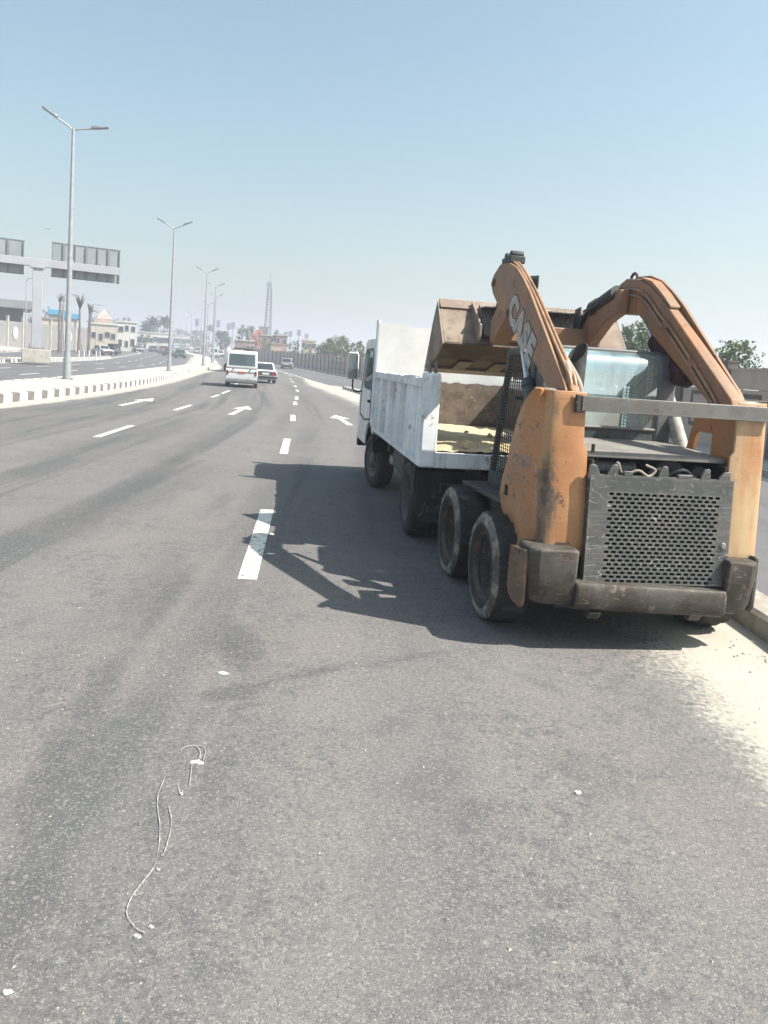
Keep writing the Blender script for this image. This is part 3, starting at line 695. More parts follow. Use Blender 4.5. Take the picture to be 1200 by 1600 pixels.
for a, b in [((-5.54, 14.1), (-5.75, 16.7)), ((-6.28, 21.9), (-6.5, 24.5)), ((-7.05, 29.7), (-7.25, 31.9)), ((-7.42, 33.2), (-7.8, 36.6)), ((-8.9, 43), (-9.4, 46)), ((-11.0, 54), (-11.6, 57)), ((-12.8, 64), (-13.5, 67.5))]:
    dash(a, b, 0.14)
def arrow(a, b, parent=None):
    a, b = V2(a), V2(b); d = (b-a).normalized(); n = Vector((-d.y, d.x)); L = (b-a).length
    pts = [(0, -0.09), (L*0.62, -0.075), (L*0.62, -0.32), (L, 0), (L*0.62, 0.32), (L*0.62, 0.075), (0, 0.09)]
    m = MB(); vs = []
    for u, v in pts:
        q = a+d*u+n*v; vs.append((q.x, q.y, rz(q.x, q.y)+0.004))
    m.add(vs, [(0, 1, 5, 6), (2, 3, 4), (1, 2, 4, 5)])
    m.build('lane_arrow', M['marking'], parent or road, recalc=False)
arrow((-8.05, 22.3), (-8.4, 26.6)); arrow((-4.55, 21.6), (-4.85, 25.9)); arrow((-0.98, 20.8), (-1.68, 24.4))
opp = bpy.data.objects['opposite_road']
for off in (6.7, 10.1):
    C = offset(KC, off)
    for p, a in walk(C, 9.0, 150, ymin=15, start=2.0+off):
        d = Vector((math.cos(a), math.sin(a))); q = p+d*3.2
        dash(p, q, 0.16, parent=opp)

# ------------------------------------------------------------------ boundary wall on the right: every panel, post and frame strip its own piece
wall = empty('boundary_wall', (WC[0].x, WC[0].y, 0), 0, 'long beige wall of panels between darker posts beyond the truck', 'wall')
WO = Vector((WC[0].x, WC[0].y, 0))
BAY = 2.55; PH = 2.13
m = MB(); m.bb(0.18, BAY-0.18, -0.06, 0.06, -0.1, 1.62); m.bb(0.18, BAY-0.18, -0.06, 0.06, 1.635, PH)
panel_me = m.mesh('wall_panel', M['wallpanel'])
m = MB(); m.bb(-0.18, 0.18, -0.13, 0.13, -0.1, 2.34); m.bb(-0.2, 0.2, -0.15, 0.15, 2.34, 2.38)
post_me = m.mesh('wall_post', M['wallpost'])
m = MB(); O = [(0.72, 0.50), (1.83, 0.50), (1.83, 1.52), (0.72, 1.52)]; I = [(0.83, 0.61), (1.72, 0.61), (1.72, 1.41), (0.83, 1.41)]
m.ring(O, I, 'xz', -0.075, 0.075)
frame_me = m.mesh('frame_strip', M['wallpost'])
m = MB(); m.bb(0.18, BAY-0.18, -0.085, 0.085, PH, PH+0.05); cope_me = m.mesh('coping', M['wallpanel'])
nb = 0
for p, a in walk(WC, BAY, 178, ymin=7.5, start=0.9):
    z = rz(p.x, p.y)+0.13; loc = Vector((p.x, p.y, z))-WO; rot = (0, 0, a)
    inst(post_me, 'wall_post', wall, loc, rot); inst(panel_me, 'wall_panel', wall, loc, rot)
    if p.y < 100: inst(frame_me, 'frame_strip', wall, loc, rot)
    inst(cope_me, 'coping', wall, loc, rot)
    nb += 1

# ------------------------------------------------------------------ street lamps on the median
def make_lamp(aL=26, aR=26):
    r = empty('street_lamp', (0, 0, 0))
    m = MB(); m.tube([(0, 0, -0.2), (0, 0, 5.2), (0, 0, 10.45)], 0.135, 12, r1=0.062); m.tube([(0, 0, 0), (0, 0, 0.9)], 0.16, 12)
    m.build('pole', M['galv'], r, smooth=40)
    m = MB(); m.box((0, 0, 0.012), (0.5, 0.5, 0.03))
    for sx in (-1, 1):
        for sy in (-1, 1): m.tube([(sx*0.19, sy*0.19, 0), (sx*0.19, sy*0.19, 0.07)], 0.018, 6)
    m.build('base_plate', M['bare'], r)
    for s in (-1, 1):
        an = R(aL if s < 0 else aR); ux, uz = s*math.cos(an), math.sin(an)
        P_ = lambda d: (ux*d, 0, 10.42+uz*d)
        m = MB(); m.tube([(0, 0, 10.25), (ux*0.04, 0, 10.40), P_(0.2), P_(0.5), P_(0.78)], 0.040, 8)
        arm = m.build('lamp_arm', M['galv'], r, smooth=50)
        m = MB(); Rm = Euler((0, -s*an, 0)).to_matrix(); c0 = Vector(P_(0.72))
        m.box(c0+Rm @ Vector((s*0.34, 0, 0.02)), (0.68, 0.25, 0.08), rot=Rm)
        m.box(c0+Rm @ Vector((s*0.16, 0, 0.08)), (0.3, 0.18, 0.05), rot=Rm)
        m.build('lamp_head', M['lampgrey'], r, bevel=0.025)
    return r
LAMPS = [(104.5, 34.6, 1.5), (264, 57.4, 2.2), (317.5, 87, 0), (331.5, 106, 0), (333.5, 128, 0), (322, 152.5, 0), (312.5, 178, 0), (297.5, 212, 0), (290, 250, 0), (281, 292, 0), (268, 335, 0)]
LL = ['street lamp on the median, nearest and largest, left of the gantry signs', 'second street lamp along the striped median, in front of the green car', 'third double-armed street lamp along the median',
      'fourth double-armed street lamp, where the median kerb bends away', 'street lamp just behind the fourth one, its head below it', 'street lamp beyond the median bend, between two nearer poles', 'small double-armed street lamp left of the third pole',
      'faint small street lamp further round the bend', 'very faint street lamp far round the bend', 'tiny hazy street lamp near the far buildings', 'tiniest street lamp, almost lost in the haze']
LN = make_lamp(30, 11); LA = make_lamp()
for i, (px, d, tl) in enumerate(LAMPS):
    o = LN if i == 0 else (LA if i == 1 else copy_tree(LA))
    p = spot(px, d, 0.235 if i < 5 else 0.1); o.location = p
    yaw = math.atan2(-p.x, p.y)
    o.rotation_euler = (0, 0, yaw*0.75 )
    tag(o, LL[i], 'street lamp', 'double-armed street lamps along the median')

# ------------------------------------------------------------------ sign gantry on the left
gb = spot(56, 62.5, 0.23)
gan = empty('sign_gantry', gb, R(27), 'pale grey sign gantry holding two road signs seen from behind', 'gantry')
# local x runs along the beam to the right, y away from the camera
m = MB(); m.bb(-1.0, 1.0, -0.75, 0.75, -0.1, 0.95); m.build('plinth', M['concrete'], gan, bevel=0.05)
m = MB(); m.bb(-0.34, 0.34, -0.3, 0.3, 1.0, 7.03); m.build('column', M['gantry'], gan, bevel=0.02)
m = MB(); m.bb(-0.55, 0.55, -0.5, 0.5, 0.951, 1.0)
for sx in (-0.45, -0.15, 0.15, 0.45):
    for sy in (-0.42, 0.42): m.tube([(sx, sy, 1.0), (sx, sy, 1.12)], 0.035, 6)
m.build('base_flange', M['bare'], gan)
m = MB(); m.bb(-0.5, 0.5, -0.42, 0.42, 7.03, 7.15); m.build('head_flange', M['gantry'], gan)
m = MB(); m.bb(-9.0, 5.8, -0.25, 0.25, 7.15, 7.73); m.build('beam', M['gantry'], gan, bevel=0.02)
def sign(x0, x1, z0, z1):
    m = MB(); m.bb(x0, x1, 0.5, 0.54, z0, z1); s = m.build('sign_panel', M['signback'], gan)
    n = 7; m = MB()
    for i in range(n):
        x = x0+0.04+(x1-x0-0.08)*i/(n-1); wd = 0.16 if i in (1, 3, 5) else 0.06
        m.bb(x-wd/2, x+wd/2, 0.38, 0.498, z0+0.02, z1-0.02)
    m.build('stiffener', M['signrib'], s)
    m = MB(); m.bb(x0-0.03, x1+0.03, 0.46, 0.56, z1, z1+0.06); m.bb(x0-0.03, x1+0.03, 0.46, 0.56, z0-0.06, z0); m.bb(x0-0.03, x1+0.03, 0.42, 0.498, z0+0.85, z0+0.95)
    m.build('sign_edge', M['signrib'], s)
    for x in (x0+(x1-x0)*0.3, x0+(x1-x0)*0.72):
        m = MB(); m.bb(x-0.07, x+0.07, 0.251, 0.499, 6.95, 7.95); m.build('bracket', M['gantry'], s)
sign(0.95, 5.9, 6.60, 9.12); sign(-7.2, -0.95, 6.55, 8.97)

# ------------------------------------------------------------------ left roadside: fence, canopy building, palms, poles, shops
LF = [V2((-59, 76)).lerp(V2((-50.3, 119)), i/40) for i in range(41)]
fn = empty('roadside_fence', (LF[0].x, LF[0].y, 0), 0, 'pale grey panelled fence with taller white posts behind the gantry', 'fence')
FO = Vector((LF[0].x, LF[0].y, 0))
m = MB()
for k in range(7): m.bb(0.05+k*0.43, 0.05+k*0.43+0.41, -0.04, 0.04, -0.6, 3.1)
m.bb(0, 3.1, -0.06, -0.041, 0.3, 0.45); m.bb(0, 3.1, -0.06, -0.041, 2.6, 2.75)
fp_me = m.mesh('fence_panel', M['fence'])
m = MB(); m.bb(-0.16, 0.16, -0.16, 0.16, -0.8, 3.75); m.bb(-0.2, 0.2, -0.2, 0.2, 3.75, 3.85); fpo_me = m.mesh('fence_post', M['concrete'])
m = MB(); m.lathe([(-0.05, 0.0), (-0.05, 0.9), (0.02, 0.9), (0.02, 0.0)], (0, 0, 0), 'y', 20); fo_me = m.mesh('oval_plaque', M['whitewall'])
for i, (p, a) in enumerate(walk(LF, 3.1)):
    z = rz(p.x, p.y)+0.9; loc = Vector((p.x, p.y, z))-FO
    inst(fp_me, 'fence_panel', fn, loc, (0, 0, a)); inst(fpo_me, 'fence_post', fn, loc, (0, 0, a))
    if i % 4 == 1:
        d = Vector((math.cos(a), math.sin(a), 0)); q = loc+d*1.5+Vector((d.y, -d.x, 0))*0.12; inst(fo_me, 'oval_plaque', fn, (q.x, q.y, q.z+1.5), (0, 0, a), (0.55, 1, 1.0))

def block(name, px0, px1, d, ztop_px, label, cat, mat, depth=8, roofmat=None, win=None, group=None, yaw=None, roof_h=0.25, overhang=0.2, base=-1.0, wx=0.8, wz=1.0):
    """a building whose front spans the image columns px0..px1 at distance d, its height read off the roof line"""
    a, b = spot(px0, d), spot(px1, d)
    c = (a+b)/2; w = (b-a).length; d3 = b-a; y = math.atan2(d3.y, d3.x) if yaw is None else yaw
    zt = zof((px0+px1)/2, ztop_px, d); z0 = rz(c.x, c.y)
    h = zt-z0
    r = empty(name, (c.x, c.y, z0), y, label, cat, group)
    m = MB(); m.bb(-w/2, w/2, 0, depth, base, h-roof_h); m.build('walls', mat, r)
    m = MB(); m.bb(-w/2-overhang, w/2+overhang, -overhang, depth+overhang, h-roof_h, h); m.build('roof', roofmat or mat, r)
    if win:
        nx, nz = win
        wm = MB(); wm.bb(-wx/2, wx/2, -0.05, 0.03, -wz/2, wz/2); wme = wm.mesh('window', M['darkglass'])
        fm = MB(); fm.ring([(-wx/2-.08, -wz/2-.08), (wx/2+.08, -wz/2-.08), (wx/2+.08, wz/2+.08), (-wx/2-.08, wz/2+.08)], [(-wx/2, -wz/2), (wx/2, -wz/2), (wx/2, wz/2), (-wx/2, wz/2)], 'xz', -0.09, 0.02); fme = fm.mesh('window_frame', M['concrete'])
        rw = random.Random(int(px0*7+d))
        for i in range(nx):
            for k in range(nz):
                if mat is M['brick'] and rw.random() < 0.4: continue
                x = -w/2+w*(i+0.5+rw.uniform(-.12, .12))/nx; z = (h-roof_h)*(k+0.55+rw.uniform(-.08, .08))/nz
                o = inst(wme, 'window', r, (x, 0, z), scale=(rw.uniform(0.7, 1.1), 1, rw.uniform(0.75, 1.1))); inst(fme, 'window_frame', o, (0, 0, 0))
    return r, w, h
# dark canopy building at the left edge
r_, w_, h_ = block('canopy_building', -60, 34, 128, 466, 'dark glazed building under a flat grey roof behind the fence', 'building', M['trim'], 14, M['greyroof'], roof_h=1.2, overhang=1.6)
m = MB()
for i in range(14): x = -w_/2+w_*i/13; m.bb(x-0.09, x+0.09, -0.12, -0.02, -1, h_-1.2)
m.build('mullion', M['trim'], r_)
# blue sheeted stall roofs
for i, (x0, x1, d, yt, lab) in enumerate([(76, 100, 150, 484, 'larger bright blue sheeted roof behind the lamp post'), (100, 120, 148, 490, 'lower bright blue sheeted roof right of the lamp post')]):
    block('blue_stall', x0, x1, d, yt, lab, 'stall', M['plaster'], 6, M['bluesheet'], roof_h=0.9, overhang=0.3, group='blue roofed stalls behind the fence')
block('shed', 64, 104, 140, 497, 'long low weathered shed behind the pale fence', 'shed', M['plaster'], 6, M['greyroof'], win=(6, 1), wx=0.8, wz=0.8)
# tent-roofed house
a = spot(157, 150); r_, w_, h_ = block('tent_roof_house', 140, 182, 150, 505, 'cream house with a pale pink pyramid roof beside the palms', 'house', M['plaster'], 7, M['whitewall'], win=(4, 1), wz=1.2)
m = MB(); hw = w_/2*0.62; m.add([(-hw, 0.4, h_), (hw, 0.4, h_), (hw, 6.4, h_), (-hw, 6.4, h_), (-hw, 0.4, h_+0.9), (hw, 0.4, h_+0.9), (hw, 6.4, h_+0.9), (-hw, 6.4, h_+0.9), (0, 3.4, h_+2.9)],
    [(0, 1, 5, 4), (1, 2, 6, 5), (2, 3, 7, 6), (3, 0, 4, 7), (4, 5, 8), (5, 6, 8), (6, 7, 8), (7, 4, 8)])
m.build('pyramid_roof', M['tentroof'], r_)
block('white_house', 183, 212, 165, 502, 'white two storey house right of the pyramid roofed one', 'house', M['whitewall'], 8, win=(3, 2), wz=1.3)
block('white_wall', 112, 142, 152, 513, 'white garden wall behind the palm trunks', 'wall', M['whitewall'], 0.4)
block('low_white_shop', 214, 262, 230, 519, 'long low white shop between the house and the lamp post', 'shop', M['whitewall'], 8, win=(6, 1), wz=1.4, wx=1.6)
block('arcade_building', 272, 296, 330, 524, 'far white building with a row of windows round the bend', 'building', M['whitewall'], 10, win=(6, 1), wx=2.2, wz=1.8)
block('far_flat_building', 262, 274, 330, 516, 'far pale flat block left of the windowed building', 'building', M['plaster'], 10, win=(2, 2))
block('far_grey_building', 296, 330, 350, 533, 'far low grey building behind the lamps', 'building', M['plaster'], 10, win=(6, 1), wx=2, wz=1.2)
# brick houses behind the boundary wall
block('brick_house', 366, 396, 170, 531, 'long low reddish brick house below the orange flowering tree', 'house', M['brick'], 9, M['plaster'], win=(5, 1), wz=1.0, wx=0.9)
block('brick_house', 402, 424, 190, 523, 'reddish brick house right of the orange flowering tree', 'house', M['brick'], 9, M['plaster'], win=(3, 2), wz=1.2)
block('brick_house', 429, 447, 182, 523, 'taller brick house with a pale roof rim right of the lattice tower', 'house', M['brick'], 8, M['concrete'], win=(2, 2), wz=1.2)
block('brick_house', 422, 440, 165, 536, 'small pink brick hut right above the wall', 'house', M['tentroof'], 6, M['brick'], win=(1, 1), wx=1.2)
block('cream_house', 470, 491, 170, 531, 'cream house with dark windows between the trees above the wall', 'house', M['plaster'], 8, win=(3, 2), wx=1.1, wz=1.2)
block('pink_block', 403, 417, 260, 510, 'pink brick block behind the lattice tower foot', 'building', M['brick'], 10, win=(3, 3))
block('pale_shed', 533, 560, 125, 558, 'pale low shed behind the wall near the truck mirror', 'shed', M['whitewall'], 4)

# lattice tower
def lattice(name, px, d, top_px, w0, w1, label, cat, nseg=13, bar=0.10, lamp=False, group=None):
    p = spot(px, d); h = zof(px, top_px, d)-p.z
    r = empty(name, p, 0.4, label, cat, group)
    legs = MB(); br = MB()
    def cor(k, i): w = w0+(w1-w0)*k/nseg; return Vector(((w if i in (0, 3) else -w)/2, (w if i in (0, 1) else -w)/2, h*k/nseg))
    for i in range(4): legs.tube([cor(0, i)-Vector((0, 0, 1)), cor(nseg, i)], bar, 5)
    for k in range(nseg):
        for i in range(4):
            j = (i+1) % 4
            br.tube([cor(k, i), cor(k+1, j)], bar*0.42, 4, False); br.tube([cor(k, j), cor(k+1, i)], bar*0.42, 4, False); br.tube([cor(k, i), cor(k, j)], bar*0.6, 4, False)
    legs.build('tower_leg', M['tower'], r); b = br.build('bracing', M['tower'], r)
    m = MB()
    for k, z in ((0, h*0.9), (1, h*0.95), (2, h*0.8)):
        for q in range(3): an = q*2.1+k; m.box((math.cos(an)*(w1/2+0.35), math.sin(an)*(w1/2+0.35), z), (0.3, 0.3, 2.0), rot=(0, 0, an))
    m.build('antenna', M['galv'], r)
    m = MB(); m.tube([(0, 0, h-0.2), (0, 0, h+3.0)], 0.07, 5); m.build('mast', M['tower'], r)
    return r
lattice('lattice_tower', 416, 260, 440, 2.5, 1.05, 'tall grey lattice tower rising behind the brick houses', 'tower')
MS = [(306, 420, 498), (339, 430, 500), (355.5, 420, 505), (362, 410, 503), (452, 400, 517), (465, 380, 515), (477, 420, 521)]
ML = ['faint floodlight mast left of the third lamp post', 'faint floodlight mast right of the fourth lamp post', 'left one of two close floodlight masts above the minibus', 'right one of two close floodlight masts above the minibus',
      'short faint mast just right of the round tree', 'faint floodlight mast above the cream house', 'faintest short mast right of the cream house']
def mast():
    r = empty('floodlight_mast', (0, 0, 0))
    m = MB(); m.tube([(0, 0, -1), (0, 0, 10)], 0.28, 6, r1=0.16); m.build('pole', M['tower'], r)
    m = MB(); m.bb(-1.0, 1.0, -0.3, 0.3, 8.2, 10.6); m.build('lamp_panel', M['tower'], r); return r
MA = mast()
for i, (px, d, ty) in enumerate(MS):
    o = MA if i == 0 else copy_tree(MA); p = spot(px, d); o.location = p; h = zof(px, ty, d)-p.z
    o.scale = (1, 1, h/10.6); tag(o, ML[i], 'floodlight mast', 'faint floodlight masts on the skyline')

# thin poles and palms on the left pavement
def thin_pole():
    r = empty('pavement_lamp', (0, 0, 0))
    m = MB(); m.tube([(0, 0, -0.4), (0, 0, 8.6)], 0.085, 8, r1=0.05); m.build('pole', M['galv'], r, smooth=50)
    m = MB(); m.tube([(0, 0, 8.5), (0.3, 0, 8.85), (0.9, 0, 9.0), (1.3, 0, 9.0)], 0.035, 6); m.box((1.6, 0, 8.98), (0.75, 0.22, 0.09)); m.build('lamp_arm', M['lampgrey'], r)
    return r
TP = thin_pole()
for i, (px, d, ty, lab) in enumerate([(39, 95, 432, 'slim pavement lamp left of the gantry column'), (97, 110, 459, 'slim pavement lamp just left of the nearest median lamp'), (137, 122, 475, 'slim pavement lamp beside the second palm'), (149, 128, 492, 'short slim pole in front of the pyramid roofed house')]):
    o = TP if i == 0 else copy_tree(TP); p = spot(px, d, 0.3); o.location = p; o.scale = (1, 1, (zof(px, ty, d)-p.z)/9.05); tag(o, lab, 'street lamp', 'slim lamps on the left pavement')

def palm(px, d, top_px, label, fan=0.55, nf=16, fl=2.2, dead=False, group='palms on the left pavement', round_=False):
    p = spot(px, d, 0.4 if px < 200 else 0); H = zof(px, top_px, d)-p.z; rn = random.Random(int(px*13))
    th = H-fl*0.8 if not round_ else H-fl*0.75
    r = empty('palm_tree', p, rn.uniform(0, 6), label, 'palm tree', group)
    m = MB(); k = 9; pts = [(math.sin(i*0.8)*0.05, math.cos(i)*0.05, -0.3+(th+0.3)*i/k) for i in range(k+1)]
    m.tube(pts, [0.18-0.006*i+(0.015 if i % 2 else 0) for i in range(k+1)], 8); m.build('trunk', M['palmbark'], r, smooth=40)
    m = MB()
    for q in range(nf):
        an = rn.uniform(0, 2*PI); el = rn.uniform(1.22, 1.5) if not round_ else rn.uniform(-0.35, 1.4)
        L = fl*rn.uniform(0.75, 1.1); pp = Vector((0, 0, th-0.1)); prev = None
        for i in range(7):
            t = i/6; e = el-(fan*t*t*0.7 if not round_ else 1.1*t)
            dirv = Vector((math.cos(an)*math.cos(e), math.sin(an)*math.cos(e), math.sin(e)))
            side = Vector((-math.sin(an), math.cos(an), 0)); wv = (0.13 if not round_ else 0.34)*math.sin(PI*min(1, t*0.9+0.12))*fl/2.2
            a_, b_ = pp+side*wv-Vector((0, 0, wv*0.5)), pp-side*wv-Vector((0, 0, wv*0.5)); c_ = pp.copy()
            if prev is not None:
                m.add([prev[0], prev[2], c_, a_], [(0, 1, 2, 3)]); m.add([prev[2], prev[1], b_, c_], [(0, 1, 2, 3)])
            prev = (a_, b_, c_); pp = pp+dirv*(L/6)
    o = m.build('fronds', M['frond'], r, recalc=False)
    return r
palm(92, 112, 459, 'palm trunk just left of the nearest lamp, crown tied up', nf=9, fl=1.6)
palm(97, 116, 464, 'thin palm trunk hidden against the nearest lamp pole', nf=6, fl=1.3)
palm(123, 115, 462, 'palm with fronds tied upright right of the nearest lamp', nf=22, fl=2.4)
palm(139, 122, 474, 'second palm with drooping frond bunch right of the nearest lamp', nf=18, fl=2.0)
for i, (px, d, ty, lab) in enumerate([(238, 250, 492, 'round date palm left of the second lamp post'), (256, 245, 491, 'round date palm right against the second lamp post'), (229, 255, 500, 'lower date palm leftmost of the far row'), (326, 330, 506, 'small round headed palm between the third and fourth lamps')]):
    palm(px, d, ty, lab, nf=60, fl=3.4 if i < 3 else 2.6, group='date palms in the distance', round_=True)
# white marker posts at the nose of the gantry island
mp = MB(); mp.tube([(0, 0, -0.05), (0, 0, 1.0)], 0.06, 8); mp.tube([(0, 0, 1.0), (0, 0, 1.06)], 0.06, 8, r1=0.03); mp.tube([(0, 0, 0.0), (0, 0, 0.05)], 0.13, 8)
mpm = mp.mesh('marker_post', M['white_kerb'])
for i, px in enumerate((123, 131, 139, 150, 156)):
    o = bpy.data.objects.new('marker_post', mpm); COL.objects.link(o); o.location = spot(px, 84+i*2, 0.02)
    tag(o, ['leftmost white marker post at the nose of the gantry island', 'second white marker post from the lamp pole', 'middle white marker post of the five at the island nose', 'fourth white marker post, before the silver-white car', 'rightmost white marker post below the white car'][i], 'marker post', 'white marker posts at the island nose')

# ------------------------------------------------------------------ trees
def tree(name, px, d, top_px, wpx, label, mat, seed, n=1700, base_z=None, leaf=None, trunk=0.3, group=None, squash=1.0, clumps=26, air=1.0):
    p = spot(px, d); H = zof(px, top_px, d)-p.z; Wd = wpx/FPX*d; rn = random.Random(seed)
    r = empty(name, p, 0, label, 'tree', group)
    th = H*trunk; m = MB(); w = max(0.12, H*0.028)
    m.tube([(0, 0, -0.5), (0.05*H*rn.uniform(-1, 1), 0.03*H, th), (0.04*H*rn.uniform(-1, 1), 0, H*0.75)], [w*1.3, w, w*0.3], 8)
    cl = []
    for i in range(clumps):
        u = rn.uniform(0, 2*PI); v = rn.uniform(-0.75, 1); rr = rn.uniform(0.35, 0.92)
        c = Vector((math.cos(u)*Wd/2*rr*math.sqrt(max(0.05, 1-v*v*0.75)), math.sin(u)*Wd/2*rr*math.sqrt(max(0.05, 1-v*v*0.75)), th+(H-th)*(0.5+0.42*v)))
        cl.append((c, Wd*rn.uniform(0.10, 0.2)*squash))
    for c, s in cl[:7]: m.tube([(0, 0, th*0.8), (c.x*0.4, c.y*0.4, th+(c.z-th)*0.5), c], [w*0.6, w*0.35, w*0.12], 5)
    m.build('trunk', M['bark'], r, smooth=50)
    lf = leaf or max(0.10, Wd*0.035); m = MB()
    for i in range(n):
        c, s = cl[rn.randrange(len(cl))]
        q = Vector((rn.gauss(0, 1), rn.gauss(0, 1), rn.gauss(0, 0.8))); q = q/max(0.2, q.length)*s*rn.uniform(0.35, 1.15)*air
        o = c+q
        if o.z > H: o.z = H-rn.uniform(0, 0.08)*H
        nrm = (q.normalized()+Vector((rn.uniform(-.7, .7), rn.uniform(-.7, .7), rn.uniform(-.3, .9)))).normalized()
        t1 = nrm.orthogonal().normalized(); t2 = nrm.cross(t1); an = rn.uniform(0, 6.3)
        e1 = (t1*math.cos(an)+t2*math.sin(an))*lf*rn.uniform(0.6, 1.3); e2 = (t2*math.cos(an)-t1*math.sin(an))*lf*rn.uniform(0.35, 0.7)
        m.add([o-e1, o-e2*0.9, o+e1, o+e2], [(0, 1, 2, 3)])
    m.build('crown', mat, r, recalc=False)
    return r
TR = [
 ('broad_tree', 384, 185, 507, 31, 'dark round tree left of the orange flowering one', 'leaf', 1500), ('flame_tree', 399, 178, 513, 20, 'tree in orange red blossom beside the lattice tower', 'leaf_flame', 1500),
 ('broad_tree', 436, 190, 514, 27, 'round dark tree just right of the lattice tower', 'leaf', 1500), ('bushy_tree', 413, 160, 531, 20, 'pale feathery bush above the wall below the tower', 'leaf_light', 900),
 ('bushy_tree', 455, 140, 531, 22, 'dark bushy tree against the wall left of the cream house', 'leaf', 1300), ('bushy_tree', 463, 150, 530, 9, 'narrow dark tree at the cream house corner', 'leaf', 600),
 ('broad_tree', 521, 120, 522, 44, 'large light green tree above the wall left of the truck', 'leaf_light', 3000), ('broad_tree', 546, 112, 534, 22, 'smaller mid green tree between the light green one and the truck', 'leaf', 1500),
 ('broad_tree', 561, 100, 531, 18, 'leafy light green tree right behind the truck mirror', 'leaf_light', 1400), ('bushy_tree', 500, 118, 540, 22, 'low dusty bush at the foot of the light green tree', 'leaf_grey', 900),
 ('broad_tree', 507, 114, 527, 30, 'round light green tree overlapping the left of the large one', 'leaf', 1500), ('broad_tree', 534, 106, 529, 27, 'mid green tree overlapping the right of the large one', 'leaf', 1500), ('bushy_tree', 478, 128, 541, 20, 'low dark bush below the cream house', 'leaf', 800),
 ('broad_tree', 345, 235, 517, 34, 'wide grey green tree above the white van', 'leaf_grey', 1500), ('bushy_tree', 352, 200, 527, 22, 'lower grey green bush right of the fourth lamp post', 'leaf_grey', 900), ('bushy_tree', 372, 180, 534, 24, 'low hazy bush above the minibus roof', 'leaf_grey', 800),
 ('broad_tree', 984, 42, 499, 82, 'dense green tree seen under the raised right lift arm', 'leaf', 4200), ('thin_tree', 1134, 40, 531, 66, 'sparse thin leaved tree right of the raised lift arm', 'leaf', 1500), ('broad_tree', 1212, 38, 556, 62, 'dark green tree behind the wall at the right edge', 'leaf', 2600),
 ('bushy_tree', 52, 165, 484, 26, 'grey hazy tree left of the gantry column', 'leaf_grey', 900), ('bushy_tree', 71, 170, 474, 20, 'grey hazy tree right of the gantry column', 'leaf_grey', 900), ('bushy_tree', 145, 175, 480, 24, 'grey tree behind the pyramid roof', 'leaf_grey', 900),
 ('bushy_tree', 166, 180, 484, 18, 'grey tree right above the pyramid roof', 'leaf_grey', 800), ('bushy_tree', 178, 185, 494, 20, 'low dark tree between the two houses', 'leaf_grey', 800), ('bushy_tree', 196, 200, 492, 22, 'flat topped grey tree over the white house', 'leaf_grey', 900),
 ('bushy_tree', 226, 215, 518, 22, 'dark bush in front of the low white shop', 'leaf', 800), ('bushy_tree', 245, 280, 511, 44, 'dusty bushes under the date palms', 'leaf_grey', 900), ('bushy_tree', 305, 340, 516, 40, 'hazy trees behind the far buildings left of the third lamp', 'leaf_grey', 900), ('bushy_tree', 285, 345, 514, 34, 'hazy trees over the far windowed building', 'leaf_grey', 800)]
for i, (nm, px, d, ty, w, lab, mt, n) in enumerate(TR):
    tree(nm, px, d, ty, w, lab, M[mt], 100+i, n, trunk=0.3 if nm != 'bushy_tree' else 0.12, air=1.35 if nm == 'thin_tree' else 1.0, leaf=(0.12 if d < 60 else None), clumps=60 if d < 60 else 26)
# ------------------------------------------------------------------ skid steer loader (local axes: x right, y forward, z up)
def frame_origin(px, py, yaw, shift):
    p = gp(px, py); return p + Vector((math.cos(yaw), math.sin(yaw), 0))*shift
LY = R(8.5)
LO = frame_origin(762, 965, LY, 0.91)
loader = empty('skid_steer_loader', LO, LY, 'battered orange skid steer loader with raised arms behind the white dump truck', 'skid steer loader')

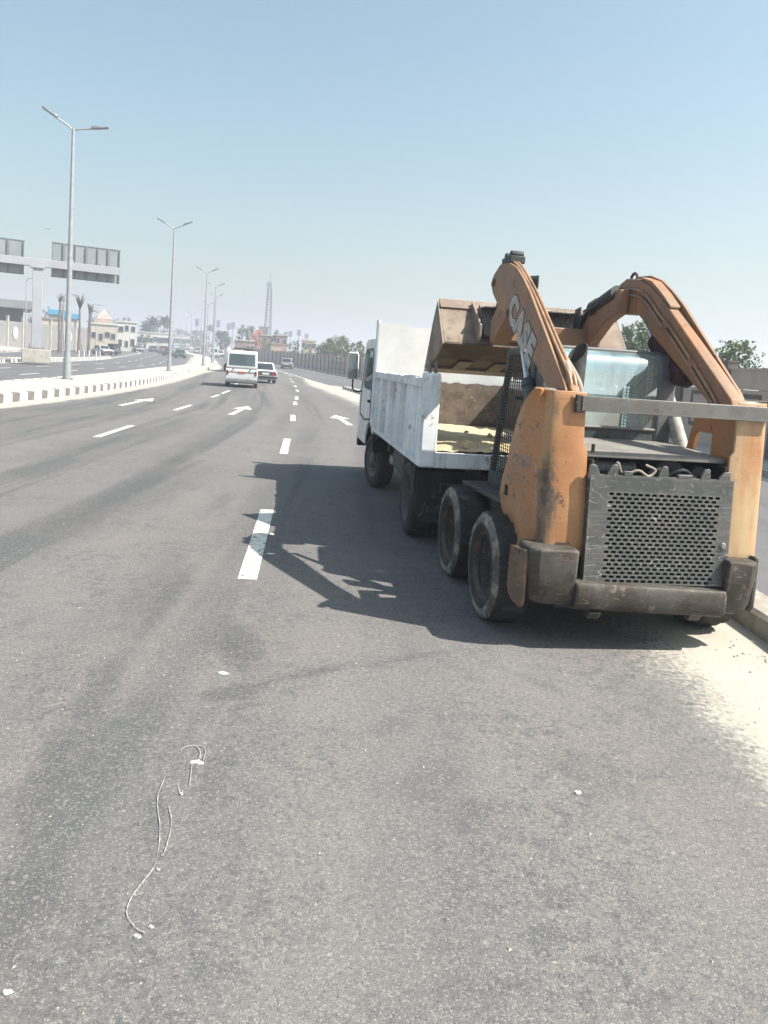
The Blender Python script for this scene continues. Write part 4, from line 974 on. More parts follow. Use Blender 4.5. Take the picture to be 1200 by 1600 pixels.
def post_mat(fade=0.0):
    t = NT('orange_post_paint')
    lo = t.noise(scale=1.8, detail=5)
    c = t.mix(t.ramp(lo, 0.3, 0.7), mul(ORANGE, 0.76*ALB), mul(ORANGE, 1.06*ALB))
    d = t.noise(t.mapping(loc=(5, 1, 2)), scale=3.5, detail=9, rough=0.68)
    c = t.mix(t.math('MULTIPLY', t.ramp(d, 0.45, 0.72), 0.4), c, (0.42, 0.225, 0.11))
    a = t.n('Attribute', attribute_name='scuff'); f = t.noise(scale=16, detail=10, rough=0.75); f2 = t.noise(t.mapping(scale=(1, 1, 0.25)), scale=5, detail=6, rough=0.6)
    e = t.math('ADD', a.outputs['Fac'], t.math('ADD', t.math('MULTIPLY', t.math('SUBTRACT', f, 0.5), 1.2), t.math('MULTIPLY', t.math('SUBTRACT', f2, 0.5), 1.5)))
    sc = t.mix(t.ramp(f, 0.3, 0.75), (0.045, 0.038, 0.034), (0.20, 0.135, 0.09))
    c = t.mix(t.ramp(e, 0.42, 0.7), c, sc)
    ch = t.noise(t.mapping(loc=(2, 9, 4)), scale=8, detail=12, rough=0.74)
    c = t.mix(t.math('MULTIPLY', t.ramp(ch, 0.60, 0.63), 0.85), c, (0.07, 0.05, 0.04))
    s1 = t.noise(t.mapping(scale=(1, 1, 16), rot=(0.15, 0.2, 0.3)), scale=5, detail=2, rough=0.4)
    s2 = t.noise(t.mapping(scale=(12, 12, 0.9), rot=(0.3, 0.1, 0)), scale=2.2, detail=2, rough=0.4)
    c = t.mix(t.math('MULTIPLY', t.hairlines(2.6, 0.006), 0.7), c, (0.10, 0.06, 0.04))
    sy = t.noise(t.mapping(scale=(2, 2, 0.5), loc=(1, 1, 1)), scale=2.5, detail=5)
    c = t.mix(t.math('MULTIPLY', t.ramp(sy, 0.5, 0.66), 0.4), c, (0.48, 0.31, 0.155))
    if fade:
        fd = t.noise(t.mapping(scale=(3, 3, 0.6)), scale=2.0, detail=6)
        c = t.mix(t.math('MULTIPLY', t.ramp(fd, 0.3, 0.6), fade), c, (0.46, 0.335, 0.20))
    nm = t.bump(t.math('ADD', t.math('MULTIPLY', lo, 2.0), t.math('MULTIPLY', f, 0.15)), 0.35, 0.02)
    return t.done(t.bsdf(c, 0.45, 0, nm, 0.45))
M['post'] = post_mat(); M['post_faded'] = post_mat(0.85)
def rear_post(s):
    # z, inner x, front y of the side plate
    LV = [(0.61, 0.475, -0.30), (0.67, 0.478, -0.15), (0.81, 0.482, 0.04), (0.90, 0.486, 0.095), (1.02, 0.49, 0.05), (1.15, 0.494, -0.03), (1.30, 0.498, -0.085), (1.335, 0.525, -0.10), (1.43, 0.528, -0.14), (1.54, 0.53, -0.21), (1.62, 0.53, -0.31), (1.668, 0.53, -0.41)]
    xo = 0.775; vs = []; fs = []; sc = []
    for z, xi, yf in LV:
        t = (z-0.61); yr = -0.535+0.05*t; w = 0.016*math.sin(t*3.0)
        row = [(xi, yr), (xi+0.09, yr), (xo-0.075, yr), (xo-0.03, yr+0.015), (xo-0.006, yr+0.045), (xo+w+0.005, yr+0.10), (xo+w+0.045, yr*0.5+yf*0.5), (xo+w+0.085, yf)]
        cs = [0.0, 0.0, 0.45, 0.8, 0.85, 0.35, 0.0, 0.0]
        k = 1.0 if z < 1.2 else 0.75
        vs += [(s*x, y, z) for x, y in row]; sc += [c*k*(1.15 if 0.7 < z < 1.1 else 0.9) for c in cs]
    n = 8
    for i in range(len(LV)-1):
        for j in range(n-1): fs.append((i*n+j, i*n+j+1, (i+1)*n+j+1, (i+1)*n+j))
    me = bpy.data.meshes.new('rear_post'); me.from_pydata(vs, [], fs if s < 0 else [f[::-1] for f in fs]); me.materials.append(M['post'] if s < 0 else M['post_faded'])
    a = me.attributes.new('scuff', 'FLOAT', 'POINT'); a.data.foreach_set('value', sc if s < 0 else [x*0.35 for x in sc])
    for p in me.polygons: p.use_smooth = True
    me.set_sharp_from_angle(angle=R(50))
    o = bpy.data.objects.new('rear_post', me); COL.objects.link(o); o.parent = loader
    so_ = o.modifiers.new('thick', 'SOLIDIFY'); so_.thickness = 0.022; so_.offset = 1
    su = o.modifiers.new('bev', 'BEVEL'); su.width = 0.006; su.limit_method = 'ANGLE'; su.segments = 2
    return o
pl_, pr_ = rear_post(-1), rear_post(1)
pl_['label'] = 'orange post with a blackened scraped corner'; pr_['label'] = 'sun-bleached orange post'
# inner plates of the posts with a cut-out
for s in (-1, 1):
    m = MB(); O = [(-0.50, 0.62), (0.38, 0.62), (0.38, 1.12), (0.14, 1.20), (0.02, 1.60), (-0.47, 1.60)]; I = [(-0.2, 1.22), (-0.02, 1.22), (0.02, 1.22), (0.03, 1.24), (0.0, 1.43), (-0.2, 1.43)]
    m.ring(O, I, 'yz', s*0.545, s*0.57); m.build('post_inner_plate', M['orange'], loader)
    m = MB(); m.tube([(s*0.50, -0.36, 1.64), (s*0.778, -0.36, 1.64)], 0.040, 20); m.tube([(s*0.49, -0.36, 1.64), (s*0.788, -0.36, 1.64)], 0.022, 16)
    m.build('pivot_pin', M['bare'], loader, smooth=40)
# cab rear-lower body, chassis, side housings
m = MB(); m.prism([(-0.5, 0.36), (-0.42, 0.22), (1.35, 0.20), (1.48, 0.36), (1.48, 0.72), (1.3, 0.80), (-0.2, 0.80), (-0.5, 0.62)], 'yz', -0.60, 0.50)
m.build('chassis', M['dark'], loader, bevel=0.015)
for s in (-1, 1):
    m = MB(); m.prism([(-0.30, 0.24), (1.38, 0.24), (1.46, 0.4), (1.46, 0.66), (1.30, 0.72), (-0.2, 0.72), (-0.32, 0.6)], 'yz', s*0.54-0.075, s*0.625-0.075); m.build('chain_case', M['dark'], loader, bevel=0.012)
    m = MB(); m.prism([(0.12, 0.79), (1.38, 0.74), (1.38, 0.78), (0.12, 0.83)], 'yz', s*0.50, s*0.76-0.05); m.build('fender', M['dark'], loader, bevel=0.006)
# wheels
def loader_wheel(parent, x, y, s):
    g = empty('wheel', (x, y, 0.385), 0, parent=parent)
    w = 0.14
    ch = random.Random(int(y*77+s*5)); jag = [ch.uniform(-0.012, 0.004) for _ in range(96)]
    def mod(i, a):
        q = int(a/(2*PI)*96) % 96
        return jag[q] if i in (3, 4) else (0.007*math.sin(a*22)+0.004*math.sin(a*44) if i in (5, 6, 7, 8) else 0)
    prof = [(s*(w-0.055), 0.205), (s*(w-0.004), 0.24), (s*(w+0.002), 0.30), (s*(w-0.003), 0.350), (s*(w-0.022), 0.377), (s*(w-0.05), 0.383), (s*0.03, 0.386), (-s*0.06, 0.386), (-s*(w-0.03), 0.378), (-s*w, 0.34), (-s*w, 0.22)]
    m = MB(); m.lathe(prof, (0, 0, 0), 'x', 96, mod)
    m.mi = [1 if (i % 10) in (2, 3) else 0 for i in range(len(m.f))]
    t = m.build('tyre', [M['tyre'], M['tyre_edge']], g, smooth=60)
    m = MB(); m.lathe([(s*(w-0.06), 0.208), (s*(w-0.012), 0.236), (s*(w-0.005), 0.242), (s*(w-0.02), 0.222), (s*(w-0.07), 0.205), (s*(w-0.13), 0.198), (s*(w-0.145), 0.15), (s*(w-0.13), 0.08), (s*(w-0.10), 0.07), (s*(w-0.10), 0.0)], (0, 0, 0), 'x', 40)
    for q in range(8):
        a = q*PI/4; c = Vector((s*(w-0.137), math.cos(a)*0.115, math.sin(a)*0.115)); m.tube([c-Vector((s*0.02, 0, 0)), c+Vector((s*0.018, 0, 0))], 0.013, 6)
    m.build('rim', M['rim'], g, smooth=40)
    return g
for y in (0.0, 1.07):
    for s in (-1, 1): loader_wheel(loader, s*0.77-0.085, y, s)
# bumper: two corner blocks, side plates and a centre bar
def tilt(x): return -0.035*x
for s, xa, xb in ((-1, -0.555, -0.885), (1, 0.475, 0.715)):
    m = MB(); rings = []
    for z, k in ((0.275, 0.12), (0.30, 0.06), (0.36, 0.03), (0.5, 0.006), (0.635, 0.0), (0.655, 0.010)):
        w = abs(xb-xa)
        pts = [(0.0, -0.66+k*0.8), (w*0.45, -0.672+k*0.8), (w-0.075-k*0.4, -0.665+k*0.8), (w-0.022-k*0.6, -0.63+k*0.6), (w-k*0.8, -0.57), (w-k*0.8-0.01, -0.42), (0.0, -0.42)]
        rings.append([(xa+s*u, y, z+tilt(xa+s*u)) for u, y in pts])
    m.loft(rings); m.build('bumper_corner', M['bumper'], loader, smooth=24, bevel=0.012)
    # flared side plate with a rounded lower corner
    m = MB(); O = [(-0.60, 0.655), (-0.395, 0.64), (-0.385, 0.5), (-0.39, 0.36), (-0.42, 0.315), (-0.48, 0.285), (-0.575, 0.275), (-0.60, 0.31), (-0.605, 0.40)]
    fx = lambda y: (abs(xb)+0.012)+(y+0.60)*0.14*(1 if s < 0 else 0)
    n = len(O); vs = [(s*fx(y), y, z) for y, z in O]+[(s*(fx(y)-0.03), y, z) for y, z in O]
    m.add(vs, [list(range(n)), list(range(2*n-1, n-1, -1))]+[(i, (i+1) % n, n+(i+1) % n, n+i) for i in range(n)]); m.build('bumper_side_plate', M['side_plate'] if s < 0 else M['bumper'], loader, bevel=0.008)
m = MB(); rings = []
for x in (-0.56, -0.55, 0.47, 0.48):
    k = 0.012 if x in (-0.56, 0.48) else 0.0; t_ = tilt(x)
    rings.append([(x, -0.665+k, 0.29+t_), (x, -0.676+k, 0.31+t_), (x, -0.676+k, 0.415+t_), (x, -0.660+k, 0.447+t_), (x, -0.48, 0.46+t_), (x, -0.48, 0.26+t_), (x, -0.62, 0.265+t_)])
m.loft(rings); m.build('rear_bumper', M['bumper'], loader, bevel=0.010)
for x in (-0.40, 0.30):
    m = MB(); m.prism([(-0.64, 0.27), (-0.55, 0.27), (-0.55, 0.215), (-0.60, 0.215)], 'yz', x-0.04, x+0.04); m.build('tow_lug', M['bumper'], loader, bevel=0.006)
# grille door: a plate with real slots
DX0, DX1, DZ0, DZ1, DYB, DYT = -0.49, 0.505, 0.45, 1.15, -0.60, -0.565
gm = MB(); PXc, PZc, NXc, NZc = 0.0492, 0.0268, 16, 22
gx0 = -0.365; gz1 = 1.045
def dy(z): return DYB+(DYT-DYB)*(z-DZ0)/(DZ1-DZ0)
def quad(x0, x1, z0, z1):
    gm.add([(x0, dy(z0), z0), (x1, dy(z0), z0), (x1, dy(z1), z1), (x0, dy(z1), z1)], [(0, 1, 2, 3)])
gz0 = gz1-NZc*PZc
quad(DX0, DX1, DZ0, gz0); quad(DX0, DX1, gz1, DZ1)
for r in range(NZc):
    z1 = gz1-r*PZc; z0 = z1-PZc; xs = gx0+(PXc/2 if r % 2 else 0)-0.0005*r; nn = NXc-(1 if r % 2 else 0)
    quad(DX0, xs, z0, z1); quad(xs+nn*PXc, DX1, z0, z1)
    for c in range(nn):
        xa, xb = xs+c*PXc, xs+(c+1)*PXc; xm, zm = (xa+xb)/2, (z0+z1)/2; hx, hz, k = 0.0195, 0.0092, 0.007
        out = [(xa, z0), (xm, z0), (xb, z0), (xb, zm), (xb, z1), (xm, z1), (xa, z1), (xa, zm)]
        inn = [(xm-hx+k, zm-hz), (xm, zm-hz), (xm+hx-k, zm-hz), (xm+hx, zm), (xm+hx-k, zm+hz), (xm, zm+hz), (xm-hx+k, zm+hz), (xm-hx, zm)]
        vs = [(x, dy(z), z) for x, z in out]+[(x, dy(z), z) for x, z in inn]+[(x, dy(z)+0.014, z) for x, z in inn]
        gm.add(vs, [(i, (i+1) % 8, 8+(i+1) % 8, 8+i) for i in range(8)]+[(8+i, 8+(i+1) % 8, 16+(i+1) % 8, 16+i) for i in range(8)])
# edge returns
gm.add([(DX0, dy(DZ0), DZ0), (DX0, dy(DZ1), DZ1), (DX0, dy(DZ1)+0.06, DZ1), (DX0, dy(DZ0)+0.06, DZ0)], [(0, 1, 2, 3)])
gm.add([(DX1, dy(DZ0), DZ0), (DX1, dy(DZ1), DZ1), (DX1, dy(DZ1)+0.06, DZ1), (DX1, dy(DZ0)+0.06, DZ0)], [(0, 1, 2, 3)])
gm.add([(DX0, dy(DZ1), DZ1), (DX1, dy(DZ1), DZ1), (DX1, dy(DZ1)+0.06, DZ1), (DX0, dy(DZ1)+0.06, DZ1)], [(0, 1, 2, 3)])
gm.add([(DX0, dy(DZ0), DZ0), (DX1, dy(DZ0), DZ0), (DX1, dy(DZ0)+0.06, DZ0), (DX0, dy(DZ0)+0.06, DZ0)], [(0, 1, 2, 3)])
door = gm.build('grille_door', M['grille'], loader)
m = MB(); m.lathe([(-0.012, 0.0), (-0.012, 0.016), (0.0, 0.022), (0.004, 0.022)], (0.462, dy(0.72)-0.002, 0.72), 'y', 16); m.build('door_latch', M['steel_shiny'], door)
m = MB(); m.bb(-0.44, 0.46, -0.515, -0.50, 0.44, 1.08)
for i in range(30): x = -0.43+i*0.0303; m.bb(x, x+0.008, -0.532, -0.516, 0.45, 1.07)
m.build('radiator', M['black'], loader)
def lug(x, w, h, lean=0.0):
    m = MB(); m.prism([(x-w/2, 1.12), (x+w/2, 1.12), (x+w*0.36+lean*0.5, 1.15+h*0.45), (x+w*0.24+lean, 1.15+h*0.9), (x+w*0.1+lean, 1.15+h), (x-w*0.1+lean, 1.15+h), (x-w*0.26+lean, 1.15+h*0.85), (x-w*0.4+lean*0.5, 1.15+h*0.35)], 'xz', -0.562, -0.54)
    return m
for x, w, h, l in ((-0.46, 0.09, 0.065, -0.015), (-0.345, 0.085, 0.07, 0.02), (0.005, 0.08, 0.075, 0.012), (0.30, 0.08, 0.07, 0.015), (0.43, 0.10, 0.055, 0.03)):
    lug(x, w, h, l).build('hinge_lug', M['grille'], loader, bevel=0.004)
m = MB(); m.bb(0.11, 0.21, -0.565, -0.535, 1.151, 1.175); m.bb(-0.26, -0.20, -0.555, -0.53, 1.151, 1.18); m.build('door_catch', M['grille'], loader, bevel=0.004)
m = MB(); m.tube(catmull([(-0.32, -0.52, 1.15), (-0.30, -0.53, 1.23), (-0.27, -0.53, 1.17), (-0.22, -0.52, 1.16), (-0.15, -0.53, 1.185), (-0.08, -0.53, 1.15), (-0.03, -0.52, 1.19), (-0.09, -0.5, 1.22)], 6), 0.009, 7); m.build('loose_hose', M['hose'], loader, smooth=60)
# engine bay
m = MB(); m.bb(-0.47, 0.50, -0.35, 0.25, 0.80, 1.10); m.bb(-0.47, -0.44, -0.5, 0.25, 0.8, 1.24); m.bb(0.47, 0.50, -0.5, 0.25, 0.8, 1.24); m.build('engine_block', M['black'], loader, bevel=0.02)
m = MB(); m.tube([(-0.40, -0.34, 1.175), (-0.10, -0.34, 1.17)], 0.047, 20); m.tube([(-0.41, -0.34, 1.175), (-0.39, -0.34, 1.175)], 0.053, 20); m.tube([(-0.12, -0.34, 1.17), (-0.095, -0.34, 1.17)], 0.053, 20); m.build('air_filter', M['grille'], loader, smooth=40)
m = MB()
m.lathe([(-0.06, 0.02), (-0.06, 0.13), (-0.03, 0.14), (0.02, 0.14), (0.02, 0.05)], (0.16, -0.30, 1.11), 'y', 28); m.lathe([(-0.05, 0.02), (-0.05, 0.08), (0.03, 0.08)], (0.38, -0.32, 1.13), 'y', 20)
m.build('fan_pulley', M['dark'], loader, smooth=40)
m = MB()
for k, (a, b) in enumerate((((-0.05, -0.4, 1.12), (0.3, -0.38, 1.17)), ((0.1, -0.42, 1.13), (0.46, -0.4, 1.16)))):
    a, b = Vector(a), Vector(b); m.tube(catmull([a, a.lerp(b, .3)+Vector((0, -0.03, 0.05)), a.lerp(b, .7)+Vector((0, 0.02, -0.03)), b], 6), 0.016, 8)
m.build('engine_hose', M['black'], loader, smooth=60)
m = MB(); m.prism([(-0.43, 1.245), (0.36, 1.275), (0.36, 1.31), (-0.40, 1.282), (-0.43, 1.27)], 'yz', -0.50, 0.515); m.build('engine_cover', M['hood'], loader, bevel=0.006)
m = MB(); m.tube([(-0.42, -0.405, 1.16), (-0.42, -0.405, 1.33)], 0.012, 8); m.tube([(-0.45, -0.43, 1.17), (-0.36, -0.38, 1.245)], 0.007, 6); m.build('prop_rod', M['rim'], loader)
# beam welded across the posts
m = MB(); m.bb(-0.575, 0.775, -0.53, -0.508, 1.548, 1.646); cb = m.build('cross_beam', M['beam'], loader, bevel=0.004)
m = MB(); m.bb(-0.615, -0.577, -0.525, -0.494, 1.535, 1.652); m.build('weld_tab', M['rim'], cb, bevel=0.008)
m = MB(); m.tube(catmull([(0.77, -0.52, 1.60), (0.80, -0.46, 1.655), (0.76, -0.38, 1.665), (0.66, -0.36, 1.65), (0.60, -0.42, 1.652), (0.68, -0.47, 1.64)], 6), [0.022]*31, 8); m.build('pivot_strap', M['bare'], loader, smooth=50)
# cab
def rrect(w, z0, z1, r, n=6, wt=None):
    wt = wt or w; P = []
    for cx, cz, a0 in ((wt-r, z1-r, 0), (-wt+r, z1-r, 90), (-w+r, z0+r, 180), (w-r, z0+r, 270)):
        for i in range(n+1): a = R(a0+90*i/n); P.append((cx+r*math.cos(a), cz+r*math.sin(a)))
    return P
m = MB()
def ringxz(P, y): return [(x, y, z) for x, z in P]
for s in (-1, 1):
    m = MB(); m.prism([(0.335, 1.29), (0.335, 1.81), (0.345, 1.88), (0.375, 1.94), (0.42, 1.975), (0.46, 1.985), (0.46, 1.29)], 'yz', s*0.395, s*0.548)
    m.build('cab_corner_post', M['cabgrey'], loader, bevel=0.03, seg=4)
m = MB(); m.bb(-0.394, 0.394, 0.337, 0.46, 1.29, 1.388); m.build('window_sill_bar', M['cabdark'], loader, bevel=0.012)
m = MB(); m.tube([(-0.40, 0.336, 1.394), (0.40, 0.336, 1.394)], 0.011, 8); m.build('window_rubber_highlight', M['hood'], loader, smooth=50)  # pale paint on the rubber: its highlight put into the colour
m = MB(); A2 = rrect(0.59, 1.27, 2.0, 0.13, wt=0.562); A3 = rrect(0.54, 1.31, 1.96, 0.12, wt=0.51); m.ring(A2, A3, 'xz', 0.462, 0.60); m.build('cab_frame', M['cabgrey'], loader, smooth=40, bevel=0.015, seg=2)
m = MB(); gl = [(0.352, 1.386), (0.352, 1.62), (0.353, 1.80), (0.362, 1.868), (0.388, 1.925), (0.425, 1.96), (0.462, 1.974)]
m.loft([[(-0.40+0.8*i/6, y, z) for i in range(7)] for y, z in gl], caps=False, closed=False); m.build('rear_window', M['cabglass'], loader, smooth=70)
m = MB(); m.prism([(0.6, 1.90), (1.15, 1.88), (1.25, 1.90), (1.2, 1.97), (0.6, 1.995)], 'yz', -0.55, 0.55); m.build('cab_roof', M['cabdark'], loader, bevel=0.03, seg=3)
m = MB(); m.ring([(-0.55, 0.98), (0.55, 0.98), (0.55, 1.285), (-0.55, 1.285)], [(0.02, 1.20), (0.16, 1.20), (0.16, 1.245), (0.02, 1.245)], 'xz', 0.34, 0.40); m.bb(0.02, 0.16, 0.385, 0.41, 1.19, 1.25)
m.build('cab_rear_panel', M['cabdark'], loader)
for s in (-1, 1):
    m = MB(); m.tube([(s*0.52, 1.18, 1.9), (s*0.53, 1.30, 1.3), (s*0.53, 1.42, 0.8)], 0.03, 8); m.tube([(s*0.53, 0.60, 1.95), (s*0.55, 0.60, 0.8)], 0.03, 8); m.build('cab_pillar', M['cabdark'], loader, smooth=50)
    m = MB(); zt = lambda y: 1.93 if y < 1.0 else 1.93-(y-1.0)*2.6
    x = s*0.555
    for i in range(38):
        z = 0.86+i*0.0285; ye = 1.42 if z < 0.9 else 1.42-(z-0.9)*0.29
        m.bb(x-0.003, x+0.003, 0.62, ye, z-0.0028, z+0.0028)
    for i in range(15):
        y = 0.62+i*0.055; zt_ = min(1.92, 0.9+(1.42-y)/0.29)
        m.bb(x+s*0.003-0.003, x+s*0.003+0.003, y-0.0028, y+0.0028, 0.86, zt_)
    m.build('side_screen', M['wire'], loader)
    m = MB(); m.prism([(0.30, 0.72), (1.42, 0.72), (1.42, 0.88), (0.30, 0.96)], 'yz', s*0.535, s*0.565); m.build('cab_side_panel', M['cabdark'], loader, bevel=0.006)
m = MB(); m.bb(-0.26, 0.26, 0.62, 1.05, 0.95, 1.08); m.prism([(0.58, 1.05), (0.70, 1.05), (0.64, 1.62), (0.54, 1.60)], 'yz', -0.24, 0.24); m.build('operator_seat', M['trim'], loader, bevel=0.04, seg=3)
m = MB()
for s in (-1, 1): m.tube([(s*0.38, 1.15, 0.9), (s*0.36, 1.12, 1.35), (s*0.34, 1.05, 1.42)], 0.018, 8)
m.tube([(-0.45, 1.2, 1.55), (0.45, 1.2, 1.55)], 0.02, 8); m.build('control_levers', M['trim'], loader, smooth=50)
m = MB(); m.bb(-0.5, 0.5, 0.5, 1.40, 0.80, 0.86); m.build('cab_floor', M['black'], loader)
# exhaust pipe: open slash-cut top
m = MB(); n = 24; rings = []
def erow(z, rad, cut): return [(-0.375+math.cos(2*PI*q/n)*rad, 0.10+math.sin(2*PI*q/n)*rad, z+(cut*(math.cos(2*PI*q/n)*0.85+math.sin(2*PI*q/n)*0.5))) for q in range(n)]
rings = [erow(1.26, 0.062, 0), erow(1.60, 0.062, 0), erow(1.80, 0.066, 0), erow(1.935, 0.068, 0.075), erow(1.935, 0.060, 0.075), erow(1.6, 0.056, 0), erow(1.45, 0.056, 0)]
m.loft(rings, caps=False); m.build('exhaust_pipe', M['dark'], loader, smooth=50)
# lift arms
MAIN = [(-0.50, 1.60), (-0.47, 1.685), (0.43, 2.325), (0.62, 2.445), (0.80, 2.553), (1.0, 2.622), (1.22, 2.648), (1.40, 2.59), (1.47, 2.535), (1.40, 2.45), (1.29, 2.37), (1.20, 2.335), (0.97, 2.335), (0.86, 2.272), (0.72, 2.165), (-0.19, 1.66), (-0.32, 1.59)]
OUTER = [(-0.45, 1.665), (-0.40, 1.725), (0.43, 2.375), (0.62, 2.50), (0.80, 2.60), (1.0, 2.66), (1.24, 2.675), (1.42, 2.605), (1.485, 2.535), (1.41, 2.45), (1.27, 2.36), (1.17, 2.30), (0.97, 2.24), (0.86, 2.20), (0.74, 2.15), (-0.12, 1.68), (-0.33, 1.60)]
LOWER = [(1.10, 2.54), (1.39, 2.52), (1.66, 2.385), (1.86, 2.24), (1.86, 2.04), (1.74, 2.02), (1.35, 2.27), (1.12, 2.335)]
for s in (-1, 1):
    m = MB(); m.prism(MAIN, 'yz', s*(0.505-0.03*s) if s > 0 else -0.572, s*(0.608-0.03*s)); arm = m.build('lift_arm', M['orange_arm'], loader, bevel=0.012)
    OUT = OUTER if s < 0 else OUTER[:10]+MAIN[10:]
    m = MB(); m.prism(OUT, 'yz', s*(0.610-0.03*s), s*(0.634-0.03*s)); m.build('arm_side_plate', M['orange_arm'], arm, bevel=0.004)
    m = MB(); m.prism(LOWER, 'yz', s*0.37, s*(0.50-0.03*s)); m.build('arm_lower_leg', M['orange_arm'], arm, bevel=0.012)
    # steel tubes along the inner face
    for k, off in enumerate((0.045, 0.095)):
        xx = s*(0.493-0.03*s)
        path = [(xx, -0.36-0.02*k, 1.60), (xx, -0.30+0.05*k, 1.69-off*0.2), (xx, 0.05, 1.995-off), (xx, 0.43, 2.27-off*1.05), (xx, 0.55, 2.335-off), (xx, 0.80, 2.51-off), (xx, 1.0, 2.575-off), (xx, 1.2, 2.585-off), (xx, 1.4, 2.50-off), (xx, 1.66, 2.33-off), (xx*0.95, 1.75, 2.25-off)]
        m = MB(); m.tube(catmull(path, 5), 0.0125, 7); m.build('hydraulic_tube', M['tube'], arm, smooth=60)
    for y, z in ((0.43, 2.215), (0.02, 1.92)):
        m = MB(); m.box((xx, y, z), (0.034, 0.035, 0.085), rot=(R(-50), 0, 0)); m.build('tube_clamp', M['orange_arm'], arm, bevel=0.004)
    if s < 0:   # two tubes over the back of the left arm
        for xx in (-0.622, -0.592):
            m = MB(); m.tube(catmull([(xx, -0.44, 1.62), (xx, -0.40, 1.755), (xx, -0.1, 1.97), (xx, 0.43, 2.355), (xx, 0.8, 2.58), (xx, 0.98, 2.66), (xx, 1.1, 2.70)], 5), 0.014, 7); m.build('hydraulic_tube', M['tube'], arm, smooth=60)
        m = MB(); m.bb(-0.66, -0.53, 0.98, 1.22, 2.66, 2.72); m.tube([(-0.65, 1.02, 2.735), (-0.54, 1.02, 2.735)], 0.03, 10); m.tube([(-0.65, 1.16, 2.735), (-0.54, 1.16, 2.735)], 0.028, 10); m.build('hose_block', M['dark'], arm, bevel=0.008)
        m = MB(); m.tube([(-0.55, 0.86, 2.50), (-0.46, 0.82, 2.50)], 0.045, 16, r1=0.055); m.build('work_lamp', M['trim'], arm, smooth=40)
        for py_, pz_ in ((1.385, 2.535), (0.90, 2.245)):
            m = MB(); m.tube([(-0.677, py_, pz_), (-0.63, py_, pz_)], 0.034, 16); m.tube([(-0.682, py_, pz_), (-0.63, py_, pz_)], 0.018, 12); m.build('pin_boss', M['orange_scuff'], arm, smooth=40)
        Mx = Matrix(((0, 0, -1, -0.6662), (-0.83, -0.558, 0, 0.905), (-0.558, 0.83, 0, 2.235), (0, 0, 0, 1)))
        text_part('CASE', 'lettering', M['letter'], arm, 0.295, 0.019, 0.0015, Mx, 0.0, 1.13)
        Mx2 = Mx.copy(); Mx2[0][3] = -0.6648
        text_part('CASE', 'lettering_outline', M['letter_edge'], arm, 0.295, 0.029, 0.0008, Mx2, 0.0, 1.13)
        m = MB(); m.tube(catmull([(-0.62, -0.40, 1.64), (-0.615, -0.38, 1.76), (-0.60, -0.27, 1.85), (-0.58, -0.25, 1.80), (-0.565, -0.34, 1.70), (-0.56, -0.42, 1.62)], 6), 0.020, 8); m.build('arm_hose', M['hose'], arm, smooth=60)
        m = MB(); m.tube(catmull([(-0.545, -0.45, 1.62), (-0.545, -0.38, 1.72), (-0.55, -0.22, 1.83), (-0.56, -0.05, 1.93)], 6), 0.018, 8); m.build('arm_hose', M['hose'], arm, smooth=60)
    else:
        m = MB(); m.tube(catmull([(0.55, 1.16, 2.64), (0.55, 1.17, 2.675), (0.55, 1.22, 2.70), (0.55, 1.27, 2.675), (0.55, 1.27, 2.63)], 6), 0.013, 8); m.build('lifting_eye', M['rim'], arm, smooth=60)
        m = MB(); m.prism([(0.44, 2.34), (0.62, 2.455), (0.80, 2.56), (0.98, 2.622), (0.98, 2.637), (0.78, 2.585), (0.6, 2.475), (0.44, 2.36)], 'yz', 0.482, 0.572); m.build('arm_cover_plate', M['orange_arm'], arm, bevel=0.004)
    # lift cylinder
    cx = -0.585 if s < 0 else 0.555
    a, b, c_, e = Vector((cx, 0.86, 2.20)), Vector((cx, 0.50, 1.70)), Vector((cx, 0.10, 1.18)), Vector((cx, -0.08, 0.94))
    m = MB(); m.tube([b, c_, e], 0.045 if s < 0 else 0.05, 16); m.tube([b+(a-b)*0.02, b-(a-b)*0.08], 0.053, 16)
    cy = m.build('lift_cylinder', M['barrel'] if s < 0 else M['peeled'], loader, smooth=40)
    m = MB(); m.tube([a, b], 0.027, 14); m.build('cylinder_rod', M['chrome'], cy, smooth=40)
    m = MB(); m.tube(catmull([(cx-s*0.06, 0.42, 1.62), (cx-s*0.07, 0.46, 1.72), (cx-s*0.03, 0.52, 1.74), (cx, 0.5, 1.74)], 4), 0.014, 7); m.build('cylinder_hose', M['trim'], cy, smooth=50)
# maroon cloth wrapped round the right cylinder
m = MB(); rc = random.Random(5); rings = []
for i in range(12):
    t = i/11; c = Vector((0.535, 0.76, 2.125)).lerp(Vector((0.535, 0.16, 1.775)), t); rad = (0.052+0.008*math.sin(t*9)+0.022*t)*(0.55 if i in (0, 11) else 1)
    ax = Vector((0, -0.83, -0.56)); u = Vector((1, 0, 0)); v = ax.cross(u)
    rings.append([c+(u*math.cos(a)+v*math.sin(a))*(rad*(1+0.22*rc.uniform(-1, 1))) for a in [2*PI*q/14 for q in range(14)]])
m.loft(rings); m.build('cloth_wrap', M['maroon'], loader, smooth=70)
